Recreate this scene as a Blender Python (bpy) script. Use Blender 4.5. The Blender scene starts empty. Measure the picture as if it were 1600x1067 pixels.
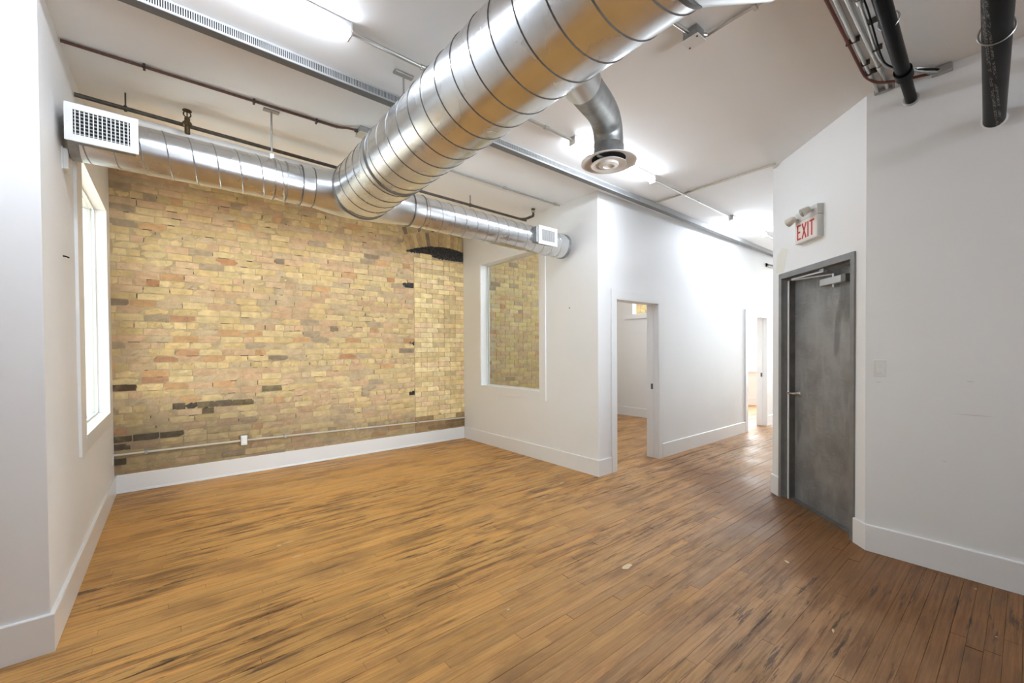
import bpy, math, random
from mathutils import Vector, Matrix

random.seed(7)
SC = bpy.context.scene
COL = SC.collection

# ------------------------------------------------------------------ camera
YAW, PITCH, ROLL = math.radians(50.9639), math.radians(-0.7832), math.radians(-0.3916)
FOC, CY, CAM_H = 654.73, 555.74, 1.4
fw = Vector((math.cos(YAW)*math.cos(PITCH), math.sin(YAW)*math.cos(PITCH), math.sin(PITCH)))
r0 = Vector((math.sin(YAW), -math.cos(YAW), 0)); u0 = r0.cross(fw)
rt = math.cos(ROLL)*r0 + math.sin(ROLL)*u0
up = -math.sin(ROLL)*r0 + math.cos(ROLL)*u0
cd = bpy.data.cameras.new('camera'); cam = bpy.data.objects.new('camera', cd); COL.objects.link(cam)
cd.sensor_width = 36.0; cd.lens = FOC/1600*36.0; cd.shift_y = (CY-533.5)/1600; cd.clip_start = 0.02
m = Matrix.Identity(4)
for i in range(3):
    m[i][0] = rt[i]; m[i][1] = up[i]; m[i][2] = -fw[i]
m[2][3] = CAM_H
cam.matrix_world = m
SC.camera = cam

def project(x, y, z):
    d = Vector((x, y, z-CAM_H)); w = d.dot(fw)
    return (800+FOC*d.dot(rt)/w, CY-FOC*d.dot(up)/w, w) if w > 0.05 else (1e5, 1e5, w)

# ------------------------------------------------------------------ world, light, exposure
W = bpy.data.worlds.new('world'); SC.world = W; W.use_nodes = True
bg = W.node_tree.nodes['Background']; bg.inputs[0].default_value = (0.86, 0.93, 1.0, 1); bg.inputs[1].default_value = 6.0
SC.view_settings.view_transform = 'Standard'; SC.view_settings.look = 'None'
SC.view_settings.gamma = 1.0; SC.view_settings.use_curve_mapping = False
SC.view_settings.exposure = 1.43
TUBE_E = 18.5          # fluorescent tubes
def area_light(name, loc, target, sx, sy, power, col=(1, 1, 1)):
    l = bpy.data.lights.new(name, 'AREA'); l.shape = 'RECTANGLE'; l.size = sx; l.size_y = sy; l.energy = power; l.color = col
    o = bpy.data.objects.new(name, l); COL.objects.link(o); o.location = loc
    o.rotation_euler = (Vector(target)-Vector(loc)).to_track_quat('-Z', 'Y').to_euler()
    return o
sb = area_light('added_fill_softbox', (2.45, -2.7, 1.35), (1.75, 5.7, 2.2), 2.0, 1.6, 11.5, (0.90, 0.97, 1.03))  # unseen fill light added behind the camera to brighten the alcove
sb.data.spread = math.radians(46)
area_light('daylight_corridor_window', (12.9, 2.27, 1.7), (5, 2.27, 1.2), 1.2, 1.9, 42, (0.95, 0.98, 1.0))
area_light('daylight_office_window', (10.95, 4.2, 1.55), (7, 4.2, 1.0), 1.5, 1.4, 30, (0.95, 0.98, 1.0))

# ------------------------------------------------------------------ helpers
def srgb(r, g, b):
    f = lambda c: (c/255/12.92) if c/255 <= 0.04045 else ((c/255+0.055)/1.055)**2.4
    return (f(r), f(g), f(b), 1)

class MB:
    def __init__(s): s.v = []; s.f = []; s.c = []
    def add(s, verts, faces, col=None):
        o = len(s.v); s.v += [tuple(p) for p in verts]
        for f in faces: s.f.append(tuple(i+o for i in f)); s.c.append(col)
        return s
    def box(s, x0, x1, y0, y1, z0, z1, col=None):
        p = [(x, y, z) for x in (x0, x1) for y in (y0, y1) for z in (z0, z1)]
        return s.add(p, [(0, 1, 3, 2), (4, 6, 7, 5), (0, 4, 5, 1), (2, 3, 7, 6), (0, 2, 6, 4), (1, 5, 7, 3)], col)
    def obox(s, c, ax, hs, bev=0):
        c = Vector(c); ax = [Vector(a).normalized() for a in ax]
        p = [c+ax[0]*i*hs[0]+ax[1]*j*hs[1]+ax[2]*k*hs[2] for i in (-1, 1) for j in (-1, 1) for k in (-1, 1)]
        return s.add(p, [(0, 1, 3, 2), (4, 6, 7, 5), (0, 4, 5, 1), (2, 3, 7, 6), (0, 2, 6, 4), (1, 5, 7, 3)])
    def tube(s, pts, r, seg=12, caps=True, up0=(0, 0, 1)):
        pts = [Vector(p) for p in pts]; n = len(pts)
        rr = r if isinstance(r, (list, tuple)) else [r]*n
        t0 = (pts[1]-pts[0]).normalized(); u = Vector(up0)
        if abs(u.dot(t0)) > 0.95: u = Vector((1, 0, 0))
        u = (u-t0*u.dot(t0)).normalized(); rings = []; V = []
        for i in range(n):
            if i == 0: t = t0
            elif i == n-1: t = (pts[-1]-pts[-2]).normalized()
            else:
                t = ((pts[i+1]-pts[i]).normalized()+(pts[i]-pts[i-1]).normalized()).normalized()
            u = (u-t*u.dot(t)).normalized(); w = t.cross(u)
            k = 1.0
            if 0 < i < n-1:
                cs = t.dot((pts[i]-pts[i-1]).normalized()); k = 1/max(cs, .6)
            for j in range(seg):
                a = 2*math.pi*j/seg
                V.append(pts[i]+(u*math.cos(a)+w*math.sin(a))*rr[i])
        F = []
        for i in range(n-1):
            for j in range(seg):
                a = i*seg+j; b = i*seg+(j+1) % seg
                F.append((a, b, b+seg, a+seg))
        if caps:
            F.append(tuple(range(seg-1, -1, -1))); F.append(tuple((n-1)*seg+j for j in range(seg)))
        return s.add(V, F)
    def lathe(s, c, prof, seg=48, axis='z'):
        V = []; F = []
        for (r, h) in prof:
            for j in range(seg):
                a = 2*math.pi*j/seg; x, y = r*math.cos(a), r*math.sin(a)
                V.append((c[0]+x, c[1]+y, c[2]+h) if axis == 'z' else ((c[0]+h, c[1]+x, c[2]+y) if axis == 'x' else (c[0]+x, c[1]+h, c[2]+y)))
        for i in range(len(prof)-1):
            for j in range(seg):
                a = i*seg+j; b = i*seg+(j+1) % seg; F.append((a, b, b+seg, a+seg))
        return s.add(V, F)
    def mesh(s, name, smooth=False, angle=40, bevel=0):
        me = bpy.data.meshes.new(name); me.from_pydata(s.v, [], s.f)
        if any(c is not None for c in s.c):
            at = me.attributes.new('tint', 'FLOAT_COLOR', 'FACE')
            for i, c in enumerate(s.c): at.data[i].color = c or (1, 1, 1, 1)
        me.update()
        if smooth:
            for p in me.polygons: p.use_smooth = True
            me.set_sharp_from_angle(angle=math.radians(angle))
        return me
    def build(s, name, mat, parent=None, smooth=False, angle=40, bevel=0, **pr):
        return obj(name, s.mesh(name, smooth, angle), mat, parent, bevel, **pr)

def obj(name, me, mat, parent=None, bevel=0, **pr):
    if mat is not None and not me.materials: me.materials.append(mat)
    o = bpy.data.objects.new(name, me); COL.objects.link(o)
    if parent is not None:
        o.parent = parent; o.matrix_parent_inverse = Matrix.Translation(-parent.location)
    if bevel:
        b = o.modifiers.new('bevel', 'BEVEL'); b.width = bevel; b.segments = 2; b.limit_method = 'ANGLE'; b.angle_limit = math.radians(50)
    for k, v in pr.items(): o[k] = v
    return o

def thing(name, label, cat, loc, group=None, kind=None):
    o = bpy.data.objects.new(name, None); COL.objects.link(o); o.location = loc; o.empty_display_size = 0.05
    if label: o['label'] = label
    if cat: o['category'] = cat
    if group: o['group'] = group
    if kind: o['kind'] = kind
    return o
def tag(o, label, cat, group=None):
    o['label'] = label; o['category'] = cat
    if group: o['group'] = group
    return o

def bez(p0, p1, p2, p3, n):
    p0, p1, p2, p3 = map(Vector, (p0, p1, p2, p3)); out = []
    for i in range(n+1):
        t = i/n; a = 1-t
        out.append(p0*a**3+p1*3*a*a*t+p2*3*a*t*t+p3*t**3)
    return out
def rounded(pts, r, n=6):
    pts = [Vector(p) for p in pts]; out = [pts[0]]
    for i in range(1, len(pts)-1):
        a, b, c = pts[i-1], pts[i], pts[i+1]
        d1 = (a-b).normalized(); d2 = (c-b).normalized(); k = min(r, (a-b).length*.45, (c-b).length*.45)
        s, e = b+d1*k, b+d2*k
        for q in range(n+1):
            t = q/n; out.append(s*(1-t)**2+b*2*t*(1-t)+e*t*t)
    out.append(pts[-1]); return out

# ------------------------------------------------------------------ materials
def mat(name, col, rough=0.5, metal=0.0, spec=0.5, noise=0.0, nscale=8, bump=0.0, bscale=60, emit=None, es=0, stretch=None):
    M = bpy.data.materials.new(name); M.use_nodes = True; nt = M.node_tree; b = nt.nodes['Principled BSDF']
    b.inputs['Base Color'].default_value = col; b.inputs['Roughness'].default_value = rough
    b.inputs['Metallic'].default_value = metal; b.inputs['Specular IOR Level'].default_value = spec
    geo = nt.nodes.new('ShaderNodeNewGeometry'); src = geo.outputs['Position']
    if stretch:
        vm = nt.nodes.new('ShaderNodeVectorMath'); vm.operation = 'MULTIPLY'; vm.inputs[1].default_value = stretch
        nt.links.new(src, vm.inputs[0]); src = vm.outputs[0]
    if noise:
        n = nt.nodes.new('ShaderNodeTexNoise'); n.inputs['Scale'].default_value = nscale; n.inputs['Detail'].default_value = 5
        nt.links.new(src, n.inputs['Vector'])
        r = nt.nodes.new('ShaderNodeMapRange'); r.inputs[1].default_value = .3; r.inputs[2].default_value = .7
        r.inputs[3].default_value = 1-noise; r.inputs[4].default_value = 1+noise
        nt.links.new(n.outputs['Fac'], r.inputs[0])
        mx = nt.nodes.new('ShaderNodeVectorMath'); mx.operation = 'SCALE'; mx.inputs[0].default_value = col[:3]
        nt.links.new(r.outputs[0], mx.inputs['Scale']); nt.links.new(mx.outputs[0], b.inputs['Base Color'])
    if bump:
        n2 = nt.nodes.new('ShaderNodeTexNoise'); n2.inputs['Scale'].default_value = bscale; n2.inputs['Detail'].default_value = 4
        nt.links.new(src, n2.inputs['Vector'])
        bp = nt.nodes.new('ShaderNodeBump'); bp.inputs['Strength'].default_value = bump; bp.inputs['Distance'].default_value = .01
        nt.links.new(n2.outputs['Fac'], bp.inputs['Height']); nt.links.new(bp.outputs[0], b.inputs['Normal'])
    if emit:
        b.inputs['Emission Color'].default_value = emit; b.inputs['Emission Strength'].default_value = es
    return M

M_wall = mat('painted_wall', (0.88, 0.88, 0.875, 1), .55, noise=.012, nscale=1.5, bump=.02, bscale=180)
M_wallr = mat('painted_wall_scuffed', (0.88, 0.88, 0.875, 1), .55, noise=.015, nscale=1.5, bump=.02, bscale=180)
M_ceil = mat('painted_ceiling', (0.92, 0.917, 0.91, 1), .8, noise=.02, nscale=1.2, bump=.03, bscale=40)
M_trim = mat('trim_paint', (0.88, 0.88, 0.875, 1), .28)
M_white = mat('white_plastic', (0.82, 0.82, 0.80, 1), .35)
M_whitem = mat('white_enamel', (0.84, 0.84, 0.83, 1), .35)
M_ivory = mat('ivory_plastic', (0.72, 0.68, 0.58, 1), .4)
M_dark = mat('dark_void', (0.012, 0.012, 0.012, 1), .9)
M_black = mat('black_pipe_plastic', (0.0022, 0.0022, 0.0022, 1), .28, spec=.06, bump=.03, bscale=30)
M_iron = mat('dark_iron', (0.085, 0.075, 0.065, 1), .5, metal=.5, noise=.3, nscale=30)
M_bronze = mat('sprinkler_bronze', (0.10, 0.07, 0.035, 1), .45, metal=.7, noise=.3, nscale=60)
M_red = mat('red_armoured_cable', (0.17, 0.045, 0.03, 1), .5, noise=.15, nscale=60)
M_brown = mat('brown_armoured_cable', (0.15, 0.075, 0.055, 1), .5, noise=.15, nscale=60)
M_emt = mat('conduit_steel', (0.62, 0.62, 0.60, 1), .32, metal=1.0)
M_emtp = mat('conduit_grey', (0.42, 0.42, 0.41, 1), .4, metal=.6)
M_cream = mat('cream_conduit', (0.66, 0.62, 0.52, 1), .4)
M_galv = mat('dull_galvanised', (0.33, 0.34, 0.34, 1), .48, metal=.9, noise=.25, nscale=14)
M_rail = mat('grey_raceway', (0.17, 0.172, 0.17, 1), .5)
M_railf = mat('grey_raceway_face', (0.40, 0.405, 0.40, 1), .5)
M_chrome = mat('satin_nickel', (0.72, 0.69, 0.62, 1), .28, metal=1.0)
M_alu = mat('closer_aluminium', (0.55, 0.56, 0.56, 1), .38, metal=.8)
M_letter = mat('red_letter', srgb(196, 40, 38), .4)
M_signface = mat('sign_face', srgb(236, 222, 214), .35)
M_signbox = mat('sign_box', (0.72, 0.715, 0.69, 1), .4)
M_lens = mat('lamp_lens', (0.35, 0.35, 0.33, 1), .15, metal=.5)
M_tube = mat('tube_diffuser', (0.9, 0.9, 0.9, 1), .4, emit=(0.875, 0.97, 1.10, 1), es=TUBE_E)
M_mortar = mat('mortar', srgb(196, 172, 134), .95, noise=.22, nscale=9, bump=.5, bscale=70)
def grime_mortar(M):
    nt = M.node_tree; b = nt.nodes['Principled BSDF']; src = b.inputs['Base Color'].links[0].from_socket
    pos = nt.nodes.new('ShaderNodeNewGeometry').outputs['Position']
    sx = nt.nodes.new('ShaderNodeSeparateXYZ'); nt.links.new(pos, sx.inputs[0])
    def mr(v, a, b_, c, d):
        r = nt.nodes.new('ShaderNodeMapRange'); r.interpolation_type = 'SMOOTHSTEP'
        for i, x in enumerate((a, b_, c, d)): r.inputs[1+i].default_value = x
        nt.links.new(v, r.inputs[0]); return r.outputs[0]
    def mul(a, b_, op='MULTIPLY'):
        n = nt.nodes.new('ShaderNodeMath'); n.operation = op; nt.links.new(a, n.inputs[0]); nt.links.new(b_, n.inputs[1]); return n.outputs[0]
    f = mul(mul(mr(sx.outputs['Z'], .55, 1.02, .6, 0), mr(sx.outputs['X'], .4, 2.0, 1, 0)), mr(sx.outputs['Z'], .36, .54, .4, 0), 'MAXIMUM')
    mx = nt.nodes.new('ShaderNodeMix'); mx.data_type = 'RGBA'; mx.inputs[7].default_value = (0.20, 0.155, 0.105, 1)
    nt.links.new(f, mx.inputs[0]); nt.links.new(src, mx.inputs[6]); nt.links.new(mx.outputs[2], b.inputs['Base Color'])
grime_mortar(M_mortar)
M_rubble = mat('dark_rubble', (0.055, 0.052, 0.048, 1), .85, noise=.7, nscale=45, bump=.8, bscale=60)
M_subfloor = mat('subfloor', (0.02, 0.013, 0.008, 1), .9)
M_darkbrass = mat('strike_metal', (0.13, 0.12, 0.11, 1), .35, metal=.8)

def duct_mat(name, base, rough, axis, dr):
    M = bpy.data.materials.new(name); M.use_nodes = True; nt = M.node_tree; b = nt.nodes['Principled BSDF']
    b.inputs['Metallic'].default_value = 1.0
    geo = nt.nodes.new('ShaderNodeNewGeometry')
    n = nt.nodes.new('ShaderNodeTexNoise'); n.inputs['Scale'].default_value = 5; n.inputs['Detail'].default_value = 6
    nt.links.new(geo.outputs['Position'], n.inputs['Vector'])
    r = nt.nodes.new('ShaderNodeMapRange'); r.inputs[1].default_value = .3; r.inputs[2].default_value = .7
    r.inputs[3].default_value = rough-dr; r.inputs[4].default_value = rough+dr
    nt.links.new(n.outputs['Fac'], r.inputs[0]); nt.links.new(r.outputs[0], b.inputs['Roughness'])
    n2 = nt.nodes.new('ShaderNodeTexNoise'); n2.inputs['Scale'].default_value = 13; n2.inputs['Detail'].default_value = 8
    nt.links.new(geo.outputs['Position'], n2.inputs['Vector'])
    cr = nt.nodes.new('ShaderNodeValToRGB')
    cr.color_ramp.elements[0].position = .3; cr.color_ramp.elements[0].color = tuple(c*.90 for c in base)+(1,)
    cr.color_ramp.elements[1].position = .65; cr.color_ramp.elements[1].color = tuple(base)+(1,)
    nt.links.new(n2.outputs['Fac'], cr.inputs[0]); nt.links.new(cr.outputs[0], b.inputs['Base Color'])
    return M
M_duct = duct_mat('galvanised_duct', (0.75, 0.77, 0.78), .27, 'y', .02)
M_ductx = duct_mat('galvanised_branch', (0.74, 0.765, 0.785), .27, 'x', .012)
M_fit = mat('galvanised_fitting', (0.74, 0.77, 0.79, 1), .28, metal=1.0, noise=.05, nscale=6)
M_seam = mat('duct_seam', (0.42, 0.42, 0.41, 1), .4, metal=1.0)
M_seamd = mat('duct_seam_dark', (0.16, 0.155, 0.15, 1), .45, metal=.8)
M_gasket = mat('duct_joint_gasket', (0.14, 0.14, 0.14, 1), .5, metal=.6)

def tint_source(nt, use_attr):
    if use_attr:
        a = nt.nodes.new('ShaderNodeAttribute'); a.attribute_name = 'tint'; return a.outputs['Color']
    a = nt.nodes.new('ShaderNodeObjectInfo'); return a.outputs['Color']

def node(nt, t, **kw):
    n = nt.nodes.new(t)
    for k, v in kw.items(): setattr(n, k, v)
    return n
def noise_tex(nt, vec, scale, detail=4, mul=None, off=None, rough=.5):
    L = nt.links
    if mul:
        vm = node(nt, 'ShaderNodeVectorMath', operation='MULTIPLY'); vm.inputs[1].default_value = mul; L.new(vec, vm.inputs[0]); vec = vm.outputs[0]
    if off:
        va = node(nt, 'ShaderNodeVectorMath', operation='ADD'); va.inputs[1].default_value = off; L.new(vec, va.inputs[0]); vec = va.outputs[0]
    n = node(nt, 'ShaderNodeTexNoise'); n.inputs['Scale'].default_value = scale; n.inputs['Detail'].default_value = detail; n.inputs['Roughness'].default_value = rough
    L.new(vec, n.inputs['Vector']); return n.outputs['Fac']
def maprange(nt, v, a, b, c, d):
    r = node(nt, 'ShaderNodeMapRange'); r.interpolation_type = 'SMOOTHSTEP'
    for i, x in enumerate((a, b, c, d)): r.inputs[1+i].default_value = x
    nt.links.new(v, r.inputs[0]); return r.outputs[0]
def mixc(nt, fac, a, b, mode='MIX'):
    m_ = node(nt, 'ShaderNodeMix', data_type='RGBA', blend_type=mode)
    for s, v in ((m_.inputs[0], fac), (m_.inputs[6], a), (m_.inputs[7], b)):
        if hasattr(v, 'is_output'): nt.links.new(v, s)
        else: s.default_value = v
    return m_.outputs[2]
def math_(nt, op, a, b):
    m_ = node(nt, 'ShaderNodeMath', operation=op)
    for s, v in ((m_.inputs[0], a), (m_.inputs[1], b)):
        if hasattr(v, 'is_output'): nt.links.new(v, s)
        else: s.default_value = v
    return m_.outputs[0]

def wood(name, use_attr):
    M = bpy.data.materials.new(name); M.use_nodes = True; nt = M.node_tree; b = nt.nodes['Principled BSDF']
    pos = nt.nodes.new('ShaderNodeNewGeometry').outputs['Position']
    c = tint_source(nt, use_attr)
    grain = noise_tex(nt, pos, 1, 6, (3.0, 90, 1), None, .65)
    c = mixc(nt, 1.0, c, mixc(nt, maprange(nt, grain, .3, .72, 0, 1), (0.84, 0.82, 0.79, 1), (1.12, 1.12, 1.12, 1)), 'MULTIPLY')
    # darker brown towards the exit wall, fading unevenly to the middle of the room
    sx = node(nt, 'ShaderNodeSeparateXYZ'); nt.links.new(pos, sx.inputs[0])
    edge = math_(nt, 'ADD', math_(nt, 'SUBTRACT', sx.outputs['X'], math_(nt, 'MULTIPLY', sx.outputs['Y'], 1.0)), math_(nt, 'MULTIPLY', noise_tex(nt, pos, 1, 5, (1.6, 3.2, 1), (8, 3, 0), .6), 1.5))
    br_f = math_(nt, 'MULTIPLY', maprange(nt, edge, 2.35, 3.25, 0, 1), maprange(nt, sx.outputs['X'], 4.6, 5.2, 1, 0))
    c = mixc(nt, math_(nt, 'MULTIPLY', br_f, .86), c, mixc(nt, maprange(nt, grain, .3, .7, 0, 1), srgb(102, 65, 30), srgb(142, 94, 48)))
    # worn-through finish and dark water stains drawn along the boards
    big = noise_tex(nt, pos, 1, 3, (.75, .95, 1), (3, 7, 0))
    bigf = maprange(nt, big, .40, .58, .12, 1)
    st = noise_tex(nt, pos, 1, 6, (2.0, 17, 1), (1.7, 4.1, 0), .68)
    f = math_(nt, 'MULTIPLY', maprange(nt, st, .47, .62, 0, 1), bigf)
    c = mixc(nt, math_(nt, 'MULTIPLY', f, .72), c, srgb(100, 66, 40))
    st2 = noise_tex(nt, pos, 1, 6, (2.4, 24, 1), (9.7, 2.1, 0), .7)
    c = mixc(nt, math_(nt, 'MULTIPLY', maprange(nt, st2, .56, .64, 0, .9), maprange(nt, big, .42, .56, .2, 1)), c, srgb(70, 52, 42))
    st3 = noise_tex(nt, pos, 1, 5, (1.3, 15, 1), (2.7, 9.1, 0), .6)
    c = mixc(nt, maprange(nt, st3, .55, .7, 0, .45), c, mixc(nt, 1.0, c, (1.30, 1.16, .98, 1), 'MULTIPLY'))
    bl = noise_tex(nt, pos, 1, 5, (2.0, 4.0, 1), (5, 1, 0), .6)
    c = mixc(nt, maprange(nt, bl, .48, .70, 0, .5), c, srgb(128, 92, 62))
    sp = noise_tex(nt, pos, 1, 2, (30, 66, 1), (2, 2, 0))
    c = mixc(nt, maprange(nt, sp, .775, .82, 0, .8), c, srgb(214, 190, 150))
    nt.links.new(c, b.inputs['Base Color'])
    ro = maprange(nt, noise_tex(nt, pos, 2.2, 4), .3, .7, .40, .56)
    nt.links.new(ro, b.inputs['Roughness']); b.inputs['Specular IOR Level'].default_value = .38
    bp = node(nt, 'ShaderNodeBump'); bp.inputs['Strength'].default_value = .10; bp.inputs['Distance'].default_value = .004
    nt.links.new(math_(nt, 'ADD', grain, noise_tex(nt, pos, 7, 2)), bp.inputs['Height']); nt.links.new(bp.outputs[0], b.inputs['Normal'])
    return M
M_plank, M_plank_s = wood('floor_board', False), wood('floor_board_far', True)

def brickm(name, use_attr):
    M = bpy.data.materials.new(name); M.use_nodes = True; nt = M.node_tree; b = nt.nodes['Principled BSDF']
    pos = nt.nodes.new('ShaderNodeNewGeometry').outputs['Position']
    c = tint_source(nt, use_attr)
    n1 = noise_tex(nt, pos, 14, 5)
    c = mixc(nt, 1.0, c, mixc(nt, maprange(nt, n1, .3, .7, 0, 1), (0.88, 0.875, 0.865, 1), (1.09, 1.085, 1.075, 1)), 'MULTIPLY')
    c = mixc(nt, maprange(nt, noise_tex(nt, pos, 6, 5, None, (4, 4, 4), .65), .52, .75, 0, .42), c, srgb(204, 178, 138))
    c = mixc(nt, maprange(nt, noise_tex(nt, pos, 55, 3), .70, .76, 0, .75), c, (0.07, 0.05, 0.03, 1))
    nt.links.new(c, b.inputs['Base Color']); b.inputs['Roughness'].default_value = .9; b.inputs['Specular IOR Level'].default_value = .2
    bp = node(nt, 'ShaderNodeBump'); bp.inputs['Strength'].default_value = .55; bp.inputs['Distance'].default_value = .006
    nt.links.new(math_(nt, 'ADD', noise_tex(nt, pos, 70, 5), noise_tex(nt, pos, 25, 3)), bp.inputs['Height']); nt.links.new(bp.outputs[0], b.inputs['Normal'])
    return M
M_brick, M_brick_s = brickm('old_brick', False), brickm('old_brick_far', True)

def steel_door():
    M = bpy.data.materials.new('brushed_steel_door'); M.use_nodes = True; nt = M.node_tree; b = nt.nodes['Principled BSDF']
    pos = nt.nodes.new('ShaderNodeNewGeometry').outputs['Position']
    n1 = noise_tex(nt, pos, 2.3, 6, None, None, .6)
    c = mixc(nt, maprange(nt, n1, .3, .7, 0, 1), (0.20, 0.20, 0.198, 1), (0.37, 0.372, 0.37, 1))
    sw = noise_tex(nt, pos, 1, 5, (9, 9, 3.0), (2, 3, 4), .6)
    c = mixc(nt, maprange(nt, sw, .5, .72, 0, .5), c, (0.42, 0.42, 0.41, 1))
    sc_ = noise_tex(nt, pos, 1, 3, (14, 14, 70), (2, 3, 4), .6)
    c = mixc(nt, maprange(nt, sc_, .58, .7, 0, .35), c, (0.46, 0.46, 0.45, 1))
    dk = noise_tex(nt, pos, 1, 4, (5, 5, 1.6), (7, 1, 0))
    c = mixc(nt, maprange(nt, dk, .6, .72, 0, .5), c, (0.10, 0.10, 0.10, 1))
    nt.links.new(c, b.inputs['Base Color']); b.inputs['Metallic'].default_value = .35
    nt.links.new(maprange(nt, n1, .3, .7, .34, .5), b.inputs['Roughness'])
    return M
M_door = steel_door()
M_frame = mat('steel_frame', (0.27, 0.272, 0.27, 1), .42, metal=.35, noise=.12, nscale=10)
M_framed = mat('steel_jamb', (0.17, 0.165, 0.16, 1), .45, metal=.35, noise=.2, nscale=10)

def glass():
    M = bpy.data.materials.new('window_glass'); M.use_nodes = True; nt = M.node_tree
    nt.nodes.remove(nt.nodes['Principled BSDF']); out = nt.nodes['Material Output']
    tr = node(nt, 'ShaderNodeBsdfTransparent'); tr.inputs[0].default_value = (0.93, 0.955, 0.93, 1)
    gl = node(nt, 'ShaderNodeBsdfGlossy'); gl.inputs['Roughness'].default_value = 0.0; gl.inputs[0].default_value = (.9, .95, .92, 1)
    lw = node(nt, 'ShaderNodeLayerWeight')
    fr = math_(nt, 'ADD', math_(nt, 'MULTIPLY', math_(nt, 'POWER', lw.outputs['Facing'], 5.0), .9), .045)
    mx = node(nt, 'ShaderNodeMixShader'); nt.links.new(fr, mx.inputs[0]); nt.links.new(tr.outputs[0], mx.inputs[1]); nt.links.new(gl.outputs[0], mx.inputs[2])
    nt.links.new(mx.outputs[0], out.inputs[0]); return M
M_glass = glass()

def printed_pipe():
    # black plastic pipe with two rows of worn white factory print, too small to read
    M = bpy.data.materials.new('printed_black_pipe'); M.use_nodes = True; nt = M.node_tree; b = nt.nodes['Principled BSDF']
    pos = nt.nodes.new('ShaderNodeNewGeometry').outputs['Position']
    sx = node(nt, 'ShaderNodeSeparateXYZ'); nt.links.new(pos, sx.inputs[0])
    y = sx.outputs['Y']
    def band(a, c): return math_(nt, 'MULTIPLY', math_(nt, 'GREATER_THAN', y, a), math_(nt, 'LESS_THAN', y, c))
    rows = math_(nt, 'MAXIMUM', band(.104, .113), band(.117, .128))
    mk = maprange(nt, noise_tex(nt, pos, 1, 2, (150, 330, 1), (3, 1, 0), .4), .50, .56, 0, 1)
    word = math_(nt, 'GREATER_THAN', noise_tex(nt, pos, 1, 0, (17, 60, 1), (0, 0, 0)), .40)
    low = math_(nt, 'LESS_THAN', sx.outputs['Z'], PIPE2[2])
    f = math_(nt, 'MULTIPLY', math_(nt, 'MULTIPLY', rows, mk), math_(nt, 'MULTIPLY', word, low))
    c = mixc(nt, math_(nt, 'MULTIPLY', f, .8), (0.0022, 0.0022, 0.0022, 1), (0.24, 0.23, 0.21, 1))
    nt.links.new(c, b.inputs['Base Color']); b.inputs['Roughness'].default_value = .3; b.inputs['Specular IOR Level'].default_value = .06
    return M
PIPE2 = (0, .133, 2.716)

# ------------------------------------------------------------------ plan of the place (metres)
XL, XR, YN, YC, YB = -0.462, 3.632, 2.886, 2.978, 5.70
TH = 0.145
CEIL = 3.132
P1 = Vector((4.485, 1.5456, 0)); P2 = Vector((3.7023, 0.6972, 0))
DD = (P2-P1).normalized(); NN = Vector((DD.y, -DD.x, 0))
if NN.dot(-P1) < 0: NN = -NN
WO = P1-NN*.016            # wall face line of the angled exit wall
def ex(s, d, z): return WO+DD*s+NN*d+Vector((0, 0, z))   # along the wall, out of the wall, up
XRW = 3.718

def wall(name, org, ud, length, nrm, height, holes=(), th=TH, material=None, z0=0.0):
    org = Vector(org); ud = Vector(ud).normalized(); nrm = Vector(nrm).normalized()
    us = sorted(set([0, length]+[h[0] for h in holes]+[h[1] for h in holes]))
    zs = sorted(set([z0, height]+[h[2] for h in holes]+[h[3] for h in holes]))
    us = [u for u in us if 0 <= u <= length]; zs = [z for z in zs if z0 <= z <= height]
    nu, nz = len(us), len(zs)
    V = []
    for d in (0, -th):
        for z in zs:
            for u in us: V.append(org+ud*u+nrm*d+Vector((0, 0, z)))
    idx = lambda k, iz, iu: k*nu*nz+iz*nu+iu
    fill = {}
    for iz in range(nz-1):
        for iu in range(nu-1):
            cu, cz = (us[iu]+us[iu+1])/2, (zs[iz]+zs[iz+1])/2
            fill[iz, iu] = not any(h[0] < cu < h[1] and h[2] < cz < h[3] for h in holes)
    F = []
    flip = ud.cross(Vector((0, 0, 1))).dot(nrm) < 0
    def q(a, b, c, d): F.append((a, d, c, b) if flip else (a, b, c, d))
    for (iz, iu), on in fill.items():
        if not on: continue
        a, b, c, d = (iz, iu), (iz, iu+1), (iz+1, iu+1), (iz+1, iu)
        q(idx(0, *a), idx(0, *b), idx(0, *c), idx(0, *d)); q(idx(1, *d), idx(1, *c), idx(1, *b), idx(1, *a))
        for (p, r_, nb) in ((a, b, (iz-1, iu)), (b, c, (iz, iu+1)), (c, d, (iz+1, iu)), (d, a, (iz, iu-1))):
            if not fill.get(nb, False): q(idx(0, *r_), idx(0, *p), idx(1, *p), idx(1, *r_))
    used = sorted({i for f in F for i in f}); mp = {o: i for i, o in enumerate(used)}
    mb = MB().add([V[i] for i in used], [tuple(mp[i] for i in f) for f in F])
    return mb.build(name, material or M_wall, kind='structure')

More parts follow.
